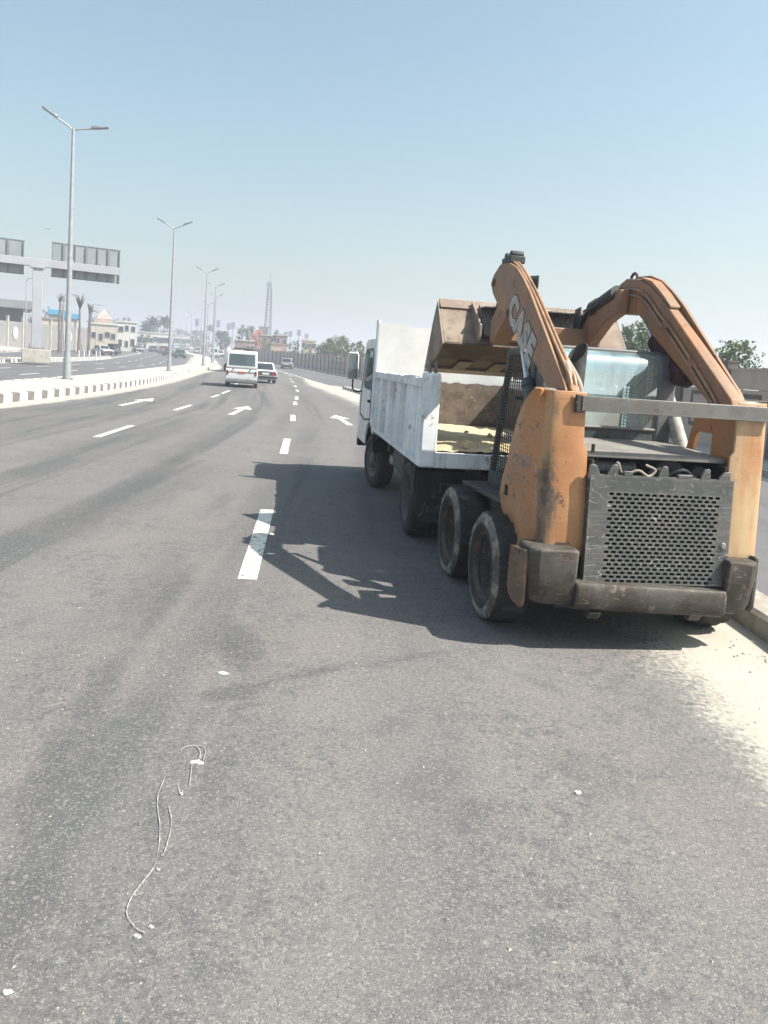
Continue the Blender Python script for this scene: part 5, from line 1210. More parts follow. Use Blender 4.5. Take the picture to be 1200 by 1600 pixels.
# cross tube and tilt cylinders
m = MB(); m.bb(-0.45, 0.45, 1.70, 1.86, 2.05, 2.215); m.build('arm_crossmember', M['orange_arm'], loader, bevel=0.012)
for s in (-1, 1):
    x = s*0.40; a = Vector((x, 1.20, 2.52)); b = Vector((x, 1.92, 2.34)); d = (b-a)
    if s < 0: a, b = Vector((x, 1.28, 2.42)), Vector((x, 1.95, 2.28))
    m = MB(); m.tube([a, a+(b-a)*0.62], 0.066, 16); m.tube([a+(b-a)*0.50, a+(b-a)*0.64], 0.078, 16); tc_ = m.build('tilt_cylinder', M['barrel'] if s < 0 else M['dark'], loader, smooth=40)
    m = MB(); m.tube([a+(b-a)*0.6, b], 0.03, 12); m.build('cylinder_rod', M['chrome'], tc_, smooth=40)
    m = MB(); m.prism([(1.86, 2.14), (2.02, 2.14), (2.0, 2.42), (1.88, 2.44)], 'yz', x-0.05, x-0.03); m.prism([(1.86, 2.14), (2.02, 2.14), (2.0, 2.42), (1.88, 2.44)], 'yz', x+0.03, x+0.05); m.build('rod_bracket', M['dark'], tc_, bevel=0.006)
    m = MB(); m.tube(catmull([(x-.04, 1.40, 2.45), (x-.07, 1.52, 2.41), (x-.07, 1.68, 2.36), (x-.06, 1.80, 2.27), (x-.06, 1.8, 2.19)], 6), 0.016, 8); m.build('tilt_hose', M['trim'], tc_, smooth=60)
# bucket
BX = 0.93
bk = empty('bucket', (0, 0, 0), parent=loader)
A_, B_, E_, D_ = (2.36, 2.43), (1.99, 2.0), (2.28, 1.865), (2.80, 1.75)
m = MB(); th = 0.02
m.prism([A_, B_, (B_[0]+0.03, B_[1]+0.012), (A_[0]+0.02, A_[1]-0.012)], 'yz', -BX, BX); m.build('back_plate', M['bucket'], bk, bevel=0.004)
m = MB(); m.prism([B_, E_, (E_[0], E_[1]+0.022), (B_[0]+0.01, B_[1]+0.022)], 'yz', -BX, BX); m.build('heel_plate', M['bucket_shaded'], bk, bevel=0.004)
m = MB(); m.prism([E_, D_, (D_[0]+0.02, D_[1]+0.02), (E_[0], E_[1]+0.021)], 'yz', -BX, BX); m.build('floor_plate', M['bucket_shaded'], bk, bevel=0.003)
m = MB(); m.prism([(2.66, 1.757), (2.86, 1.715), (2.87, 1.735), (2.67, 1.779)], 'yz', -BX-0.01, BX+0.01); m.build('cutting_edge', M['bare'], bk, bevel=0.003)
for s in (-1, 1):
    m = MB(); m.prism([A_, B_, E_, D_, (2.72, 1.86), (2.52, 2.22)], 'yz', s*BX, s*(BX+0.022)); m.build('side_plate', M['bucket'], bk, bevel=0.004)
for i, x in enumerate((-0.62, -0.25, 0.12, 0.5)):
    m = MB(); n_ = Vector((0, -0.22, -0.975)); m.prism([(2.30, 1.845), (2.64, 1.769), (2.64, 1.759), (2.30, 1.835)], 'yz', x-0.07, x+0.07); m.build('wear_strip', M['wear'], bk, bevel=0.003)
for x in (-0.60, 0.60):
    m = MB(); m.prism([(2.02, 2.02), (2.34, 2.40), (2.31, 2.445), (1.93, 2.20), (1.93, 2.06)], 'yz', x-0.012, x+0.012); m.build('back_rib', M['bucket'], bk, bevel=0.003)
m = MB(); m.prism([(2.05, 2.09), (2.30, 2.38), (2.24, 2.42), (1.97, 2.12)], 'yz', -0.55, 0.55); m.build('coupler_plate', M['perf'], bk, bevel=0.006)
m = MB(); m.bb(-0.55, 0.57, 1.985, 2.20, 2.375, 2.385); m.build('grip_plate', M['perf'], bk)
m = MB(); m.prism([(2.28, 2.37), (2.39, 2.46), (2.40, 2.445), (2.30, 2.35)], 'yz', -BX, BX); m.build('top_lip', M['bucket'], bk, bevel=0.003)
# hand painted writing, worn, on the left post
rs = random.Random(21)
def side_x(y, z):
    LVz = [0.61, 0.67, 0.81, 0.90, 1.02, 1.15, 1.30, 1.43, 1.54, 1.668]; LVf = [-0.30, -0.15, 0.04, 0.095, 0.05, -0.03, -0.085, -0.14, -0.21, -0.41]
    for i in range(9):
        if z <= LVz[i+1]: f = (z-LVz[i])/(LVz[i+1]-LVz[i]); yf = LVf[i]+(LVf[i+1]-LVf[i])*f; break
    else: yf = -0.3
    yr = -0.535+0.05*(z-0.61); w = 0.016*math.sin((z-0.61)*3); a, b, c_ = yr+0.10, (yr+yf)/2, yf
    if y < b: k = 0.005+0.04*max(0, (y-a)/max(0.01, b-a))
    else: k = 0.045+0.04*min(1, (y-b)/max(0.01, c_-b))
    return -(0.775+w+k+0.002)
def scrawl(y0, y1, z0, z1, n, r_, name='painted_writing', x=-0.768):
    m = MB()
    for i in range(n):
        cy, cz = rs.uniform(y0, y1), rs.uniform(z0, z1); k = rs.randint(4, 6); a = rs.uniform(0, 6.3); pts = []
        L = (z1-z0)*rs.uniform(0.25, 0.6)
        for q in range(k):
            a += rs.uniform(-0.2, 1.2); cy += math.cos(a)*L*0.35; cz += math.sin(a)*L*0.35; yy, zz = min(max(cy, y0), y1), min(max(cz, z0), z1); pts.append((side_x(yy, zz)+rs.uniform(-.001, .001), yy, zz))
        m.tube(catmull(pts, 4), r_*rs.uniform(0.6, 1.2), 5)
    return m.build(name, M['scrawl'], pl_, smooth=60)
scrawl(-0.44, -0.06, 1.13, 1.215, 26, 0.0055, x=-0.777); scrawl(-0.36, -0.16, 1.33, 1.44, 7, 0.0045, x=-0.775); scrawl(-0.10, -0.04, 0.98, 1.08, 5, 0.004, x=-0.777); scrawl(-0.30, -0.18, 1.02, 1.09, 3, 0.004, x=-0.776)
m = MB(); m.box((side_x(-0.02, 0.94), -0.02, 0.94), (0.008, 0.045, 0.075)); m.build('slot', M['black'], pl_, bevel=0.002)
m = MB()
for z in (0.66, 0.685): m.bb(-0.67, -0.58, -0.5365, -0.534, z, z+0.010)
m.build('caution_print', M['letter_edge'], pl_)

# ------------------------------------------------------------------ dump truck
TY = R(8.4)
TO = frame_origin(630, 834, TY, 0.9)
truck = empty('dump_truck', TO, TY, 'white dump truck with an open tailgate and sand in its bed, parked by the kerb', 'truck')
def truck_wheel(x, y, s, dual=False, steer=0.0):
    g = empty('wheel', (x, y, 0.39), steer, parent=truck)
    w = 0.105; offs = [0] if not dual else [0, -s*0.25]
    m = MB()
    for o in offs:
        prof = [(s*(w-0.02)+o, 0.225), (s*w+o, 0.255), (s*(w+0.008)+o, 0.32), (s*(w-0.012)+o, 0.372), (s*(w-0.03)+o, 0.386), (o, 0.392), (-s*(w-0.03)+o, 0.386), (-s*w+o, 0.36), (-s*w+o, 0.23)]
        m.lathe(prof, (0, 0, 0), 'x', 56, lambda i, a: 0.006*math.copysign(1, math.sin(a*30)) if i in (3, 4, 6) else 0)
    m.build('tyre', M['tyre_truck'], g, smooth=50)
    m = MB()
    d = 0.10 if dual else 0.03
    m.lathe([(s*(w-0.02), 0.225), (s*(w+0.004), 0.243), (s*(w-0.015), 0.225), (s*(w-d), 0.205), (s*(w-d-0.01), 0.12), (s*(w-d+0.03), 0.10), (s*(w-d+0.05), 0.07), (s*(w-d+0.055), 0.0)], (0, 0, 0), 'x', 36)
    for q in range(6):
        a = q*PI/3+0.2; c = Vector((s*(w-d), math.cos(a)*0.145, math.sin(a)*0.145)); m.tube([c, c+Vector((s*0.03, 0, 0))], 0.014, 6)
    m.build('rim', M['rim_grey'], g, smooth=40)
for s in (-1, 1):
    truck_wheel(s*0.795, 0.0, s, True); truck_wheel(s*0.795, 2.92, s, False, R(12))
m = MB()
for s in (-1, 1): m.bb(s*0.36-0.035, s*0.36+0.035, -0.95, 4.2, 0.62, 0.80)
for y in (-0.9, -0.1, 1.0, 2.0, 3.4): m.bb(-0.33, 0.33, y-0.05, y+0.05, 0.64, 0.78)
m.bb(-0.42, 0.42, -0.97, -0.90, 0.56, 0.66)
m.build('chassis_frame', M['black'], truck, bevel=0.008)
m = MB(); m.tube([(-0.75, 0, 0.39), (0.75, 0, 0.39)], 0.06, 12); m.lathe([(-0.17, 0.03), (-0.12, 0.13), (0, 0.17), (0.12, 0.13), (0.17, 0.03)], (0, 0, 0.39), 'y', 20); m.tube([(-0.75, 2.92, 0.39), (0.75, 2.92, 0.39)], 0.05, 12); m.tube([(0, 0.1, 0.42), (0, 2.6, 0.62)], 0.045, 10); m.build('axle', M['black'], truck, smooth=40)
m = MB()
for s in (-1, 1):
    for k in range(4): m.tube(catmull([(s*0.5, -0.55, 0.60-k*0.012), (s*0.5, 0, 0.47-k*0.014), (s*0.5, 0.55, 0.60-k*0.012)], 6), 0.016, 6)
m.build('leaf_spring', M['black'], truck)
m = MB(); m.bb(-0.78, -0.42, 0.95, 1.75, 0.45, 0.80); m.build('fuel_tank', M['dark'], truck, bevel=0.04, seg=3)
m = MB(); m.tube([(-0.62, 1.95, 0.55), (-0.62, 2.3, 0.55)], 0.10, 18); m.bb(-0.80, -0.50, 2.0, 2.12, 0.62, 0.80); m.build('air_tank', M['dark'], truck, smooth=40)
m = MB(); m.bb(-0.74, -0.62, 2.05, 2.30, 0.44, 0.56); m.build('battery_box', M['steel_shiny'], truck, bevel=0.01)
# bed
BW, BY0, BY1, FZ, RZ = 0.965, -0.97, 2.52, 0.95, 1.665
m = MB(); m.bb(-BW+0.085, BW-0.085, BY0+0.03, BY1, FZ-0.03, FZ+0.03)
for y in (-0.6, 0.1, 0.8, 1.5, 2.2): m.bb(-BW+0.09, BW-0.09, y-0.05, y+0.05, FZ-0.13, FZ-0.031)
for s in (-1, 1): m.bb(s*0.42-0.05, s*0.42+0.05, BY0+0.1, BY1, FZ-0.15, FZ-0.031)
bed = m.build('bed_floor', M['dark'], truck)
m = MB(); m.bb(-BW+0.12, BW-0.12, BY0-0.02, BY0+0.028, FZ-0.10, FZ+0.045); m.build('tail_sill', M['truckwhite'], truck, bevel=0.012)
def side(s):
    m = MB(); n = 92; rs_ = random.Random(4 if s < 0 else 9); lo, hi = [], []
    ys = [BY0+0.10+(BY1-BY0-0.10)*i/n for i in range(n+1)]
    NR = 5
    def out(y):
        u = ((y-BY0)/(BY1-BY0)*NR) % 1.0
        return 0.058 if u < 0.42 else (0.058*(1-(u-0.42)/0.06) if u < 0.48 else (0 if u < 0.94 else 0.058*(u-0.94)/0.06))
    rows = []
    for z in (FZ-0.06, FZ+0.02, 1.2, 1.4, RZ-0.09):
        rows.append([(s*(BW-0.052+out(y)+0.004*rs_.uniform(-1, 1)), y, z+(0.012*rs_.uniform(-1, 1) if z < 1 else 0)) for y in ys])
    inn = [(s*(BW-0.075), y, RZ-0.09) for y in ys]; inb = [(s*(BW-0.075), y, FZ-0.06) for y in ys]
    m.loft(rows+[inn, inb, rows[0]], caps=False, closed=False)
    p = m.build('side_panel', M['truckwhite'], truck, smooth=30)
    m = MB(); rr = []
    for i, y in enumerate(ys[::4]):
        w = 0.006*math.sin(i*2.2)+0.004*rs_.uniform(-1, 1)
        rr.append([(s*(BW-0.078), y, RZ-0.092), (s*(BW+0.012+w), y, RZ-0.092), (s*(BW+0.016+w), y, RZ-0.01+w), (s*(BW+w), y, RZ+w), (s*(BW-0.078), y, RZ+w)])
    m.loft(rr); m.build('top_rail', M['truckwhite'], p, smooth=30)
    m = MB(); m.bb(s*(BW-0.075), s*(BW+0.012), BY0+0.1, BY1, FZ-0.105, FZ-0.045); m.build('bottom_rail', M['truckwhite'], p, bevel=0.008)
    m = MB(); x0, x1 = s*(BW-0.135), s*(BW+0.02)
    m.prism([(BY0-0.02, FZ-0.10), (BY0+0.13, FZ-0.10), (BY0+0.13, RZ+0.02), (BY0+0.10, RZ+0.05), (BY0, RZ+0.05), (BY0-0.02, RZ+0.02)], 'yz', x0, x1); q = m.build('rear_post', M['truckwhite'], truck, bevel=0.018, seg=3)
    m = MB()
    for dx in (-0.028, 0.028): m.prism([(BY0+0.0, RZ+0.05), (BY0+0.09, RZ+0.05), (BY0+0.075, RZ+0.15), (BY0+0.02, RZ+0.16)], 'yz', s*(BW-0.06)+dx-0.01, s*(BW-0.06)+dx+0.01)
    m.build('tailgate_hook', M['grille'], q, bevel=0.004)
side(-1); side(1)
# headboard with a dented top edge
m = MB(); rh = random.Random(8); n = 28; fr, bk_ = [], []
cols = []
for i in range(n+1):
    x = -BW-0.005+(2*BW+0.01)*i/n; zt = 2.325-0.03*(x+0.97)+0.012*math.exp(-((x+0.7)/0.15)**2)-0.02*math.exp(-((x+0.45)/0.1)**2)+rh.uniform(-0.004, 0.004); b = 0.003*math.sin(i*0.7)
    cols.append([(x, BY1+b, FZ-0.05), (x, BY1+b*1.5, 1.5), (x, BY1+b, zt), (x, BY1+0.05+b, zt), (x, BY1+0.05, FZ-0.05)])
m.loft(cols); hb = m.build('headboard', M['headboard'], truck, smooth=12)
m = MB(); m.tube([(-BW-0.01, BY1+0.03, 1.0), (-BW-0.01, BY1+0.03, 2.36)], 0.028, 10); m.build('headboard_edge', M['cabwhite'], hb, smooth=50)
m = MB(); rows = []
for z, j in ((FZ+0.04, 0), (1.2, 0), (1.44, 0), (1.575, 1)):
    rows.append([(-BW+0.06+(2*BW-0.12)*i/40, BY1-0.022, z+(j*0.006*math.sin(i*1.1)+j*rh.uniform(-0.012, 0.008))) for i in range(41)])
m.loft(rows, caps=False, closed=False); ln = m.build('wall_lining', M['lining'], truck); ln['label'] = 'rusty brown inner face of the headboard'
m = MB()
for s in (-1, 1):
    m.add([(s*(BW-0.08), BY0+0.14, FZ+0.03), (s*(BW-0.08), BY1-0.03, FZ+0.03), (s*(BW-0.08), BY1-0.03, 1.55), (s*(BW-0.08), BY0+0.14, 1.50)], [(0, 1, 2, 3)])
m.build('side_lining', M['lining'], truck)
# sand heap (a thing of its own)
sand = empty('sand_heap', TO+Vector((0, 0, FZ+0.031)), TY, 'yellow sand heap with small chunks lying in the truck bed', 'sand')
m = MB(); NXs, NYs = 40, 60; rsn = random.Random(12); vs = []; fs = []
bumps = [(rsn.uniform(-0.9, 0.9), rsn.uniform(-0.9, 2.4), rsn.uniform(0.1, 0.3), rsn.uniform(0.003, 0.022)) for _ in range(60)]
for i in range(NXs+1):
    for j in range(NYs+1):
        x = -BW+0.075+(2*BW-0.15)*i/NXs; y = BY0+0.05+(BY1-BY0-0.13)*j/NYs; t = j/NYs
        h = 0.012+0.05*math.exp(-((t-0.35)/0.3)**2)*(0.75+0.25*math.cos((x-0.2)*2.0))
        for bx, by, br_, bh in bumps:
            dd = ((x-bx)**2+(y-by)**2)/br_**2
            if dd < 4: h += bh*math.exp(-dd*1.5)
        vs.append((x, y, h+rsn.uniform(-0.008, 0.008)))
for i in range(NXs):
    for j in range(NYs): fs.append((i*(NYs+1)+j, (i+1)*(NYs+1)+j, (i+1)*(NYs+1)+j+1, i*(NYs+1)+j+1))
m.add(vs, fs); m.build('sand_surface', M['sand'], sand, smooth=50, recalc=False)
for k in range(9):
    m = MB(); x, y = rsn.uniform(-0.75, 0.3), rsn.uniform(-0.75, 0.5); s_ = rsn.uniform(0.015, 0.035) if k else 0.07
    bm = bmesh.new(); bmesh.ops.create_icosphere(bm, subdivisions=1, radius=s_)
    for v in bm.verts: v.co *= rsn.uniform(0.7, 1.2)
    me = bpy.data.meshes.new('clod'); bm.to_mesh(me); bm.free(); me.materials.append(M['sand'])
    o = bpy.data.objects.new('clod', me); COL.objects.link(o); o.parent = sand
    t = (y-(BY0+0.16))/(BY1-BY0-0.24); o.location = (x, y, 0.02+0.05*math.exp(-((t-0.35)/0.3)**2)+s_*0.4); o.rotation_euler = (k, k*2, k*3)
# mud flaps, lamps
for s in (-1, 1):
    m = MB(); P = []
    for x, z in ((0.30, 0.76), (0.90, 0.76), (0.90, 0.33), (0.87, 0.27), (0.80, 0.235), (0.38, 0.235), (0.32, 0.27), (0.30, 0.33)): P.append((s*x, z))
    m.prism(P, 'xz', -0.535, -0.52); fl = m.build('mud_flap', M['flap'], truck, bevel=0.004)
    if s < 0:
        text_part('Jumbo', 'flap_lettering', M['flapprint'], fl, 0.155, 0.004, 0.0006, Matrix(((1, 0, 0, -0.85), (0, 0, -1, -0.537), (0, 1, 0, 0.345), (0, 0, 0, 1))), 0.25, 1.1)
        m = MB(); zc, xc = 0.53, -0.60
        bow = lambda k: [(xc-0.15*k, zc-0.035*k), (xc-0.06*k, zc-0.035*k), (xc-0.06*k, zc-0.055*k), (xc+0.06*k, zc-0.055*k), (xc+0.06*k, zc-0.035*k), (xc+0.15*k+0.02*k, zc-0.035*k), (xc+0.13*k+0.02*k, zc+0.035*k), (xc+0.06*k, zc+0.035*k), (xc+0.06*k, zc+0.055*k), (xc-0.06*k, zc+0.055*k), (xc-0.06*k, zc+0.035*k), (xc-0.13*k, zc+0.035*k)]
        m.ring(bow(1.0), bow(0.8), 'xz', -0.5385, -0.5355); m.build('flap_emblem', M['flapprint'], fl)
    m = MB(); m.tube([(s*0.93, -0.53, 0.84), (s*0.93, -0.53, 0.50)], 0.014, 6); m.tube([(s*0.93, -0.53, 0.80), (s*0.4, -0.53, 0.80)], 0.014, 6); m.build('flap_bar', M['dark'], truck)
    m = MB(); m.box((s*0.62, -0.985, 0.66), (0.30, 0.05, 0.10)); tl = m.build('tail_lamp_housing', M['black'], truck, bevel=0.008)
    m = MB(); m.box((s*0.56, -1.013, 0.66), (0.15, 0.012, 0.075)); m.build('tail_lamp', M['redlamp'], tl, bevel=0.004)
# cab
CW = 0.965
m = MB(); CP = [(2.63, 0.78), (2.63, 2.02), (2.72, 2.12), (3.75, 2.13), (3.95, 2.07), (4.34, 1.36), (4.43, 1.25), (4.47, 0.80), (4.45, 0.55), (3.40, 0.55), (3.40, 0.70), (3.28, 0.84), (3.10, 0.92), (2.88, 0.92), (2.75, 0.86), (2.70, 0.78)]
WIN = [(2.95, 1.42), (2.95, 1.88), (3.0, 1.95), (3.72, 1.95), (3.80, 1.92), (4.12, 1.42), (4.10, 1.39), (4.0, 1.385), (3.8, 1.38), (3.6, 1.38), (3.5, 1.38), (3.4, 1.38), (3.3, 1.38), (3.2, 1.38), (3.1, 1.38), (3.0, 1.38)]
for s in (-1, 1): m.ring(CP, WIN, 'yz', s*(CW-0.05), s*CW)
# roof, back, front and floor skins
def strip(P0, P1, w=CW-0.052): m.add([(-w, P0[0], P0[1]), (w, P0[0], P0[1]), (w, P1[0], P1[1]), (-w, P1[0], P1[1])], [(0, 1, 2, 3)])
strip(CP[1], CP[2]); strip(CP[2], CP[3]); strip(CP[3], CP[4]); strip(CP[5], CP[6]); strip(CP[6], CP[7]); strip(CP[7], CP[8]); strip(CP[0], CP[1]); strip((2.63, 0.95), (4.45, 0.95))
cabo = m.build('cab', M['cabwhite'], truck, bevel=0.02, seg=2)
m = MB(); m.add([(-CW+0.06, CP[4][0], CP[4][1]), (CW-0.06, CP[4][0], CP[4][1]), (CW-0.06, CP[5][0], CP[5][1]), (-CW+0.06, CP[5][0], CP[5][1])], [(0, 1, 2, 3)]); m.build('windscreen', M['cabglass'], cabo)
for s in (-1, 1):
    m = MB(); m.ring([(2.92, 0.95), (2.92, 1.93), (3.0, 1.985), (3.74, 1.985), (3.83, 1.95), (4.20, 1.38), (4.22, 0.95), (3.6, 0.90)], [(2.955, 0.98), (2.955, 1.91), (3.01, 1.955), (3.73, 1.955), (3.805, 1.925), (4.165, 1.38), (4.18, 0.98), (3.6, 0.93)], 'yz', s*(CW+0.001), s*(CW+0.007)); dr_ = m.build('door_seal', M['trim'], cabo)
    m = MB(); m.bb(s*(CW+0.002), s*(CW+0.03), 3.02, 3.16, 1.20, 1.24); m.build('door_handle', M['trim'], cabo, bevel=0.006)
    m = MB(); m.tube(catmull([(s*CW, 4.22, 1.32), (s*(CW+0.09), 4.20, 1.31), (s*(CW+0.15), 4.18, 1.36), (s*(CW+0.155), 4.17, 1.50), (s*(CW+0.155), 4.17, 1.92)], 5), 0.013, 8); mr = m.build('mirror_arm', M['trim'], truck, smooth=50)
    m = MB(); x = s*(CW+0.17); P = [(x+a*0.09, z) for a, z in ((-0.8, 1.50), (0.8, 1.50), (1, 1.54), (1, 1.88), (0.8, 1.93), (-0.8, 1.93), (-1, 1.88), (-1, 1.54))]
    m.prism(P, 'xz', 4.14, 4.21); m.build('mirror_shell', M['cabwhite'], mr, bevel=0.015)
    m = MB(); m.prism([((px_-x)*0.86+x, (pz-1.715)*0.9+1.715) for px_, pz in P], 'xz', 4.128, 4.139); m.build('mirror_glass', M['mirror'], mr)
m = MB(); m.bb(-0.75, 0.75, 2.75, 3.3, 1.0, 1.2); m.prism([(2.72, 1.2), (2.86, 1.2), (2.80, 1.75), (2.70, 1.75)], 'yz', -0.75, 0.75); m.bb(-0.8, 0.8, 3.95, 4.25, 1.0, 1.36); m.build('cab_interior', M['trim'], truck, bevel=0.03)
m = MB(); m.tube([(-0.42, 3.86, 1.42), (-0.42, 3.98, 1.2)], 0.02, 8); m.lathe([(-0.015, 0.19), (0.015, 0.19), (0.015, 0.165), (-0.015, 0.165)], (-0.42, 3.82, 1.44), 'y', 24, close=True); m.build('steering_wheel', M['trim'], truck)
m = MB(); m.bb(-0.96, 0.96, 4.42, 4.53, 0.42, 0.62); m.build('front_bumper', M['trim'], truck, bevel=0.02)
for s in (-1, 1):
    m = MB(); m.tube(catmull([(s*0.70, 2.50, 0.86), (s*0.88, 2.52, 0.80), (s*0.90, 2.62, 0.55), (s*0.90, 2.60, 0.40)], 5), 0.016, 7); m.build('step_bar', M['dark'], truck, smooth=50)
    m = MB(); pts = []
    for i in range(9):
        a = R(20+140*i/8); pts.append((2.92+math.cos(a)*0.47, 0.39+math.sin(a)*0.47))
    m.prism(pts+[(y, z+0.02) for y, z in pts[::-1]], 'yz', s*0.60, s*0.955); m.build('wheel_arch', M['black'], truck)

# ------------------------------------------------------------------ people: one skinned body each
def person(loc, yaw, label, shirt, arm_out=0, group=None, seated=True):
    r = empty('person', loc, yaw, label, 'person', group)
    # joints: pelvis, chest, neck, head ; arms ; legs (seated)
    J = {'pel': (0, 0, 0.10, .15), 'ab': (0, -0.03, 0.30, .135), 'ch': (0, -0.04, 0.50, .15), 'nk': (0, -0.02, 0.66, .058), 'hd': (0, 0.0, 0.77, .088), 'ht': (0, 0.0, 0.87, .075)}
    E = [('pel', 'ab'), ('ab', 'ch'), ('ch', 'nk'), ('nk', 'hd'), ('hd', 'ht')]
    for s in (-1, 1):
        q = 'l' if s < 0 else 'r'
        J[q+'s'] = (s*0.19, -0.03, 0.57, .062)
        if s < 0 and arm_out: J[q+'e'] = (-0.40, 0.20, 0.40, .045); J[q+'w'] = (-0.36, 0.44, 0.46, .033); J[q+'h'] = (-0.35, 0.52, 0.47, .036)
        else: J[q+'e'] = (s*0.27, 0.10, 0.32, .045); J[q+'w'] = (s*0.20, 0.36, 0.34, .033); J[q+'h'] = (s*0.19, 0.44, 0.36, .036)
        J[q+'hip'] = (s*0.10, 0.02, 0.09, .095); J[q+'k'] = (s*0.13, 0.45, 0.10, .065); J[q+'a'] = (s*0.13, 0.50, -0.30, .042); J[q+'f'] = (s*0.13, 0.64, -0.34, .038)
        E += [('ch', q+'s'), (q+'s', q+'e'), (q+'e', q+'w'), (q+'w', q+'h'), ('pel', q+'hip'), (q+'hip', q+'k'), (q+'k', q+'a'), (q+'a', q+'f')]
    def skin(name, keys, edges, k, mat):
        ids = {a: i for i, a in enumerate(keys)}
        me = bpy.data.meshes.new(name); me.from_pydata([J[a][:3] for a in keys], [(ids[a], ids[b]) for a, b in edges], []); me.materials.append(mat)
        o = bpy.data.objects.new(name, me); COL.objects.link(o); o.parent = r
        sk = o.modifiers.new('skin', 'SKIN'); sk.use_smooth_shade = True
        if not me.skin_vertices: 
            bm = bmesh.new(); bm.from_mesh(me); bm.verts.layers.skin.verify(); bm.to_mesh(me); bm.free()
        for a in keys:
            v = me.skin_vertices[0].data[ids[a]]; v.radius = (J[a][3]*k, J[a][3]*k*0.85); v.use_root = (a == keys[0])
        su = o.modifiers.new('sub', 'SUBSURF'); su.levels = su.render_levels = 1
        return o
    skin('body', list(J), E, 1.0, M['skin'])
    sk_ = ['pel', 'ab', 'ch', 'ls', 'rs', 'le', 're']
    skin('shirt', sk_, [('pel', 'ab'), ('ab', 'ch'), ('ch', 'ls'), ('ch', 'rs'), ('ls', 'le'), ('rs', 're')], 1.16, shirt)
    m = MB(); m.lathe([(-0.02, 0.096), (0.05, 0.098), (0.10, 0.07), (0.125, 0.0)], (0, -0.015, 0.80), 'z', 14); m.build('hair', M['hair'], r, smooth=70)
    m = MB(); m.box((0, 0.09, 0.765), (0.03, 0.04, 0.05)); m.box((0.035, 0.082, 0.795), (0.03, 0.02, 0.012)); m.box((-0.035, 0.082, 0.795), (0.03, 0.02, 0.012)); m.box((0, 0.085, 0.725), (0.05, 0.02, 0.012)); m.build('face', M['skin'], r, bevel=0.005)
    return r
cy_, sy_ = math.cos(TY), math.sin(TY)
def tworld(x, y, z): return TO+Vector((x*cy_-y*sy_, x*sy_+y*cy_, z))
person(tworld(-0.60, 3.14, 1.10), TY, 'driver in the dump truck, bare forearm resting on the open window', M['shirt'], arm_out=1)
# ------------------------------------------------------------------ traffic
M['vanglass'] = glass('tinted_van_glass', (0.36, 0.43, 0.46), refl=0.2, opac=0.08)
def car_wheel_mesh(rad, w):
    m = MB(); m.lathe([(-w/2, 0.0), (-w/2, rad*0.55), (-w/2, rad*0.62), (-w/2, rad*0.9), (-w/2+0.03, rad), (w/2-0.03, rad), (w/2, rad*0.9), (w/2, rad*0.62), (w/2, rad*0.55), (w/2, 0.0)], (0, 0, 0), 'x', 20)
    m.mi = [1 if (i % 9) in (0, 8) else 0 for i in range(len(m.f))]
    return m.mesh('wheel', [M['tyre_truck'], M['rim_grey']], 50)
WH = {}
STY = {  # belt height, greenhouse bottom rear/front, top rear/front (fractions of L from the rear), inset of the roof, bonnet height, boot height
 'sedan': dict(belt=0.60, gb=(0.16, 0.72), gt=(0.26, 0.58), ins=0.17, bon=0.60, boot=0.64, arch=0.2),
 'hatch': dict(belt=0.58, gb=(0.02, 0.76), gt=(0.10, 0.58), ins=0.16, bon=0.6, boot=0.58, arch=0.2),
 'suv': dict(belt=0.60, gb=(0.01, 0.74), gt=(0.06, 0.60), ins=0.14, bon=0.58, boot=0.6, arch=0.2),
 'van': dict(belt=0.54, gb=(0.0, 0.97), gt=(0.02, 0.86), ins=0.085, bon=0.5, boot=0.54, arch=0.2),
 'pickup': dict(belt=0.60, gb=(0.42, 0.76), gt=(0.45, 0.64), ins=0.14, bon=0.58, boot=0.6, arch=0.2)}
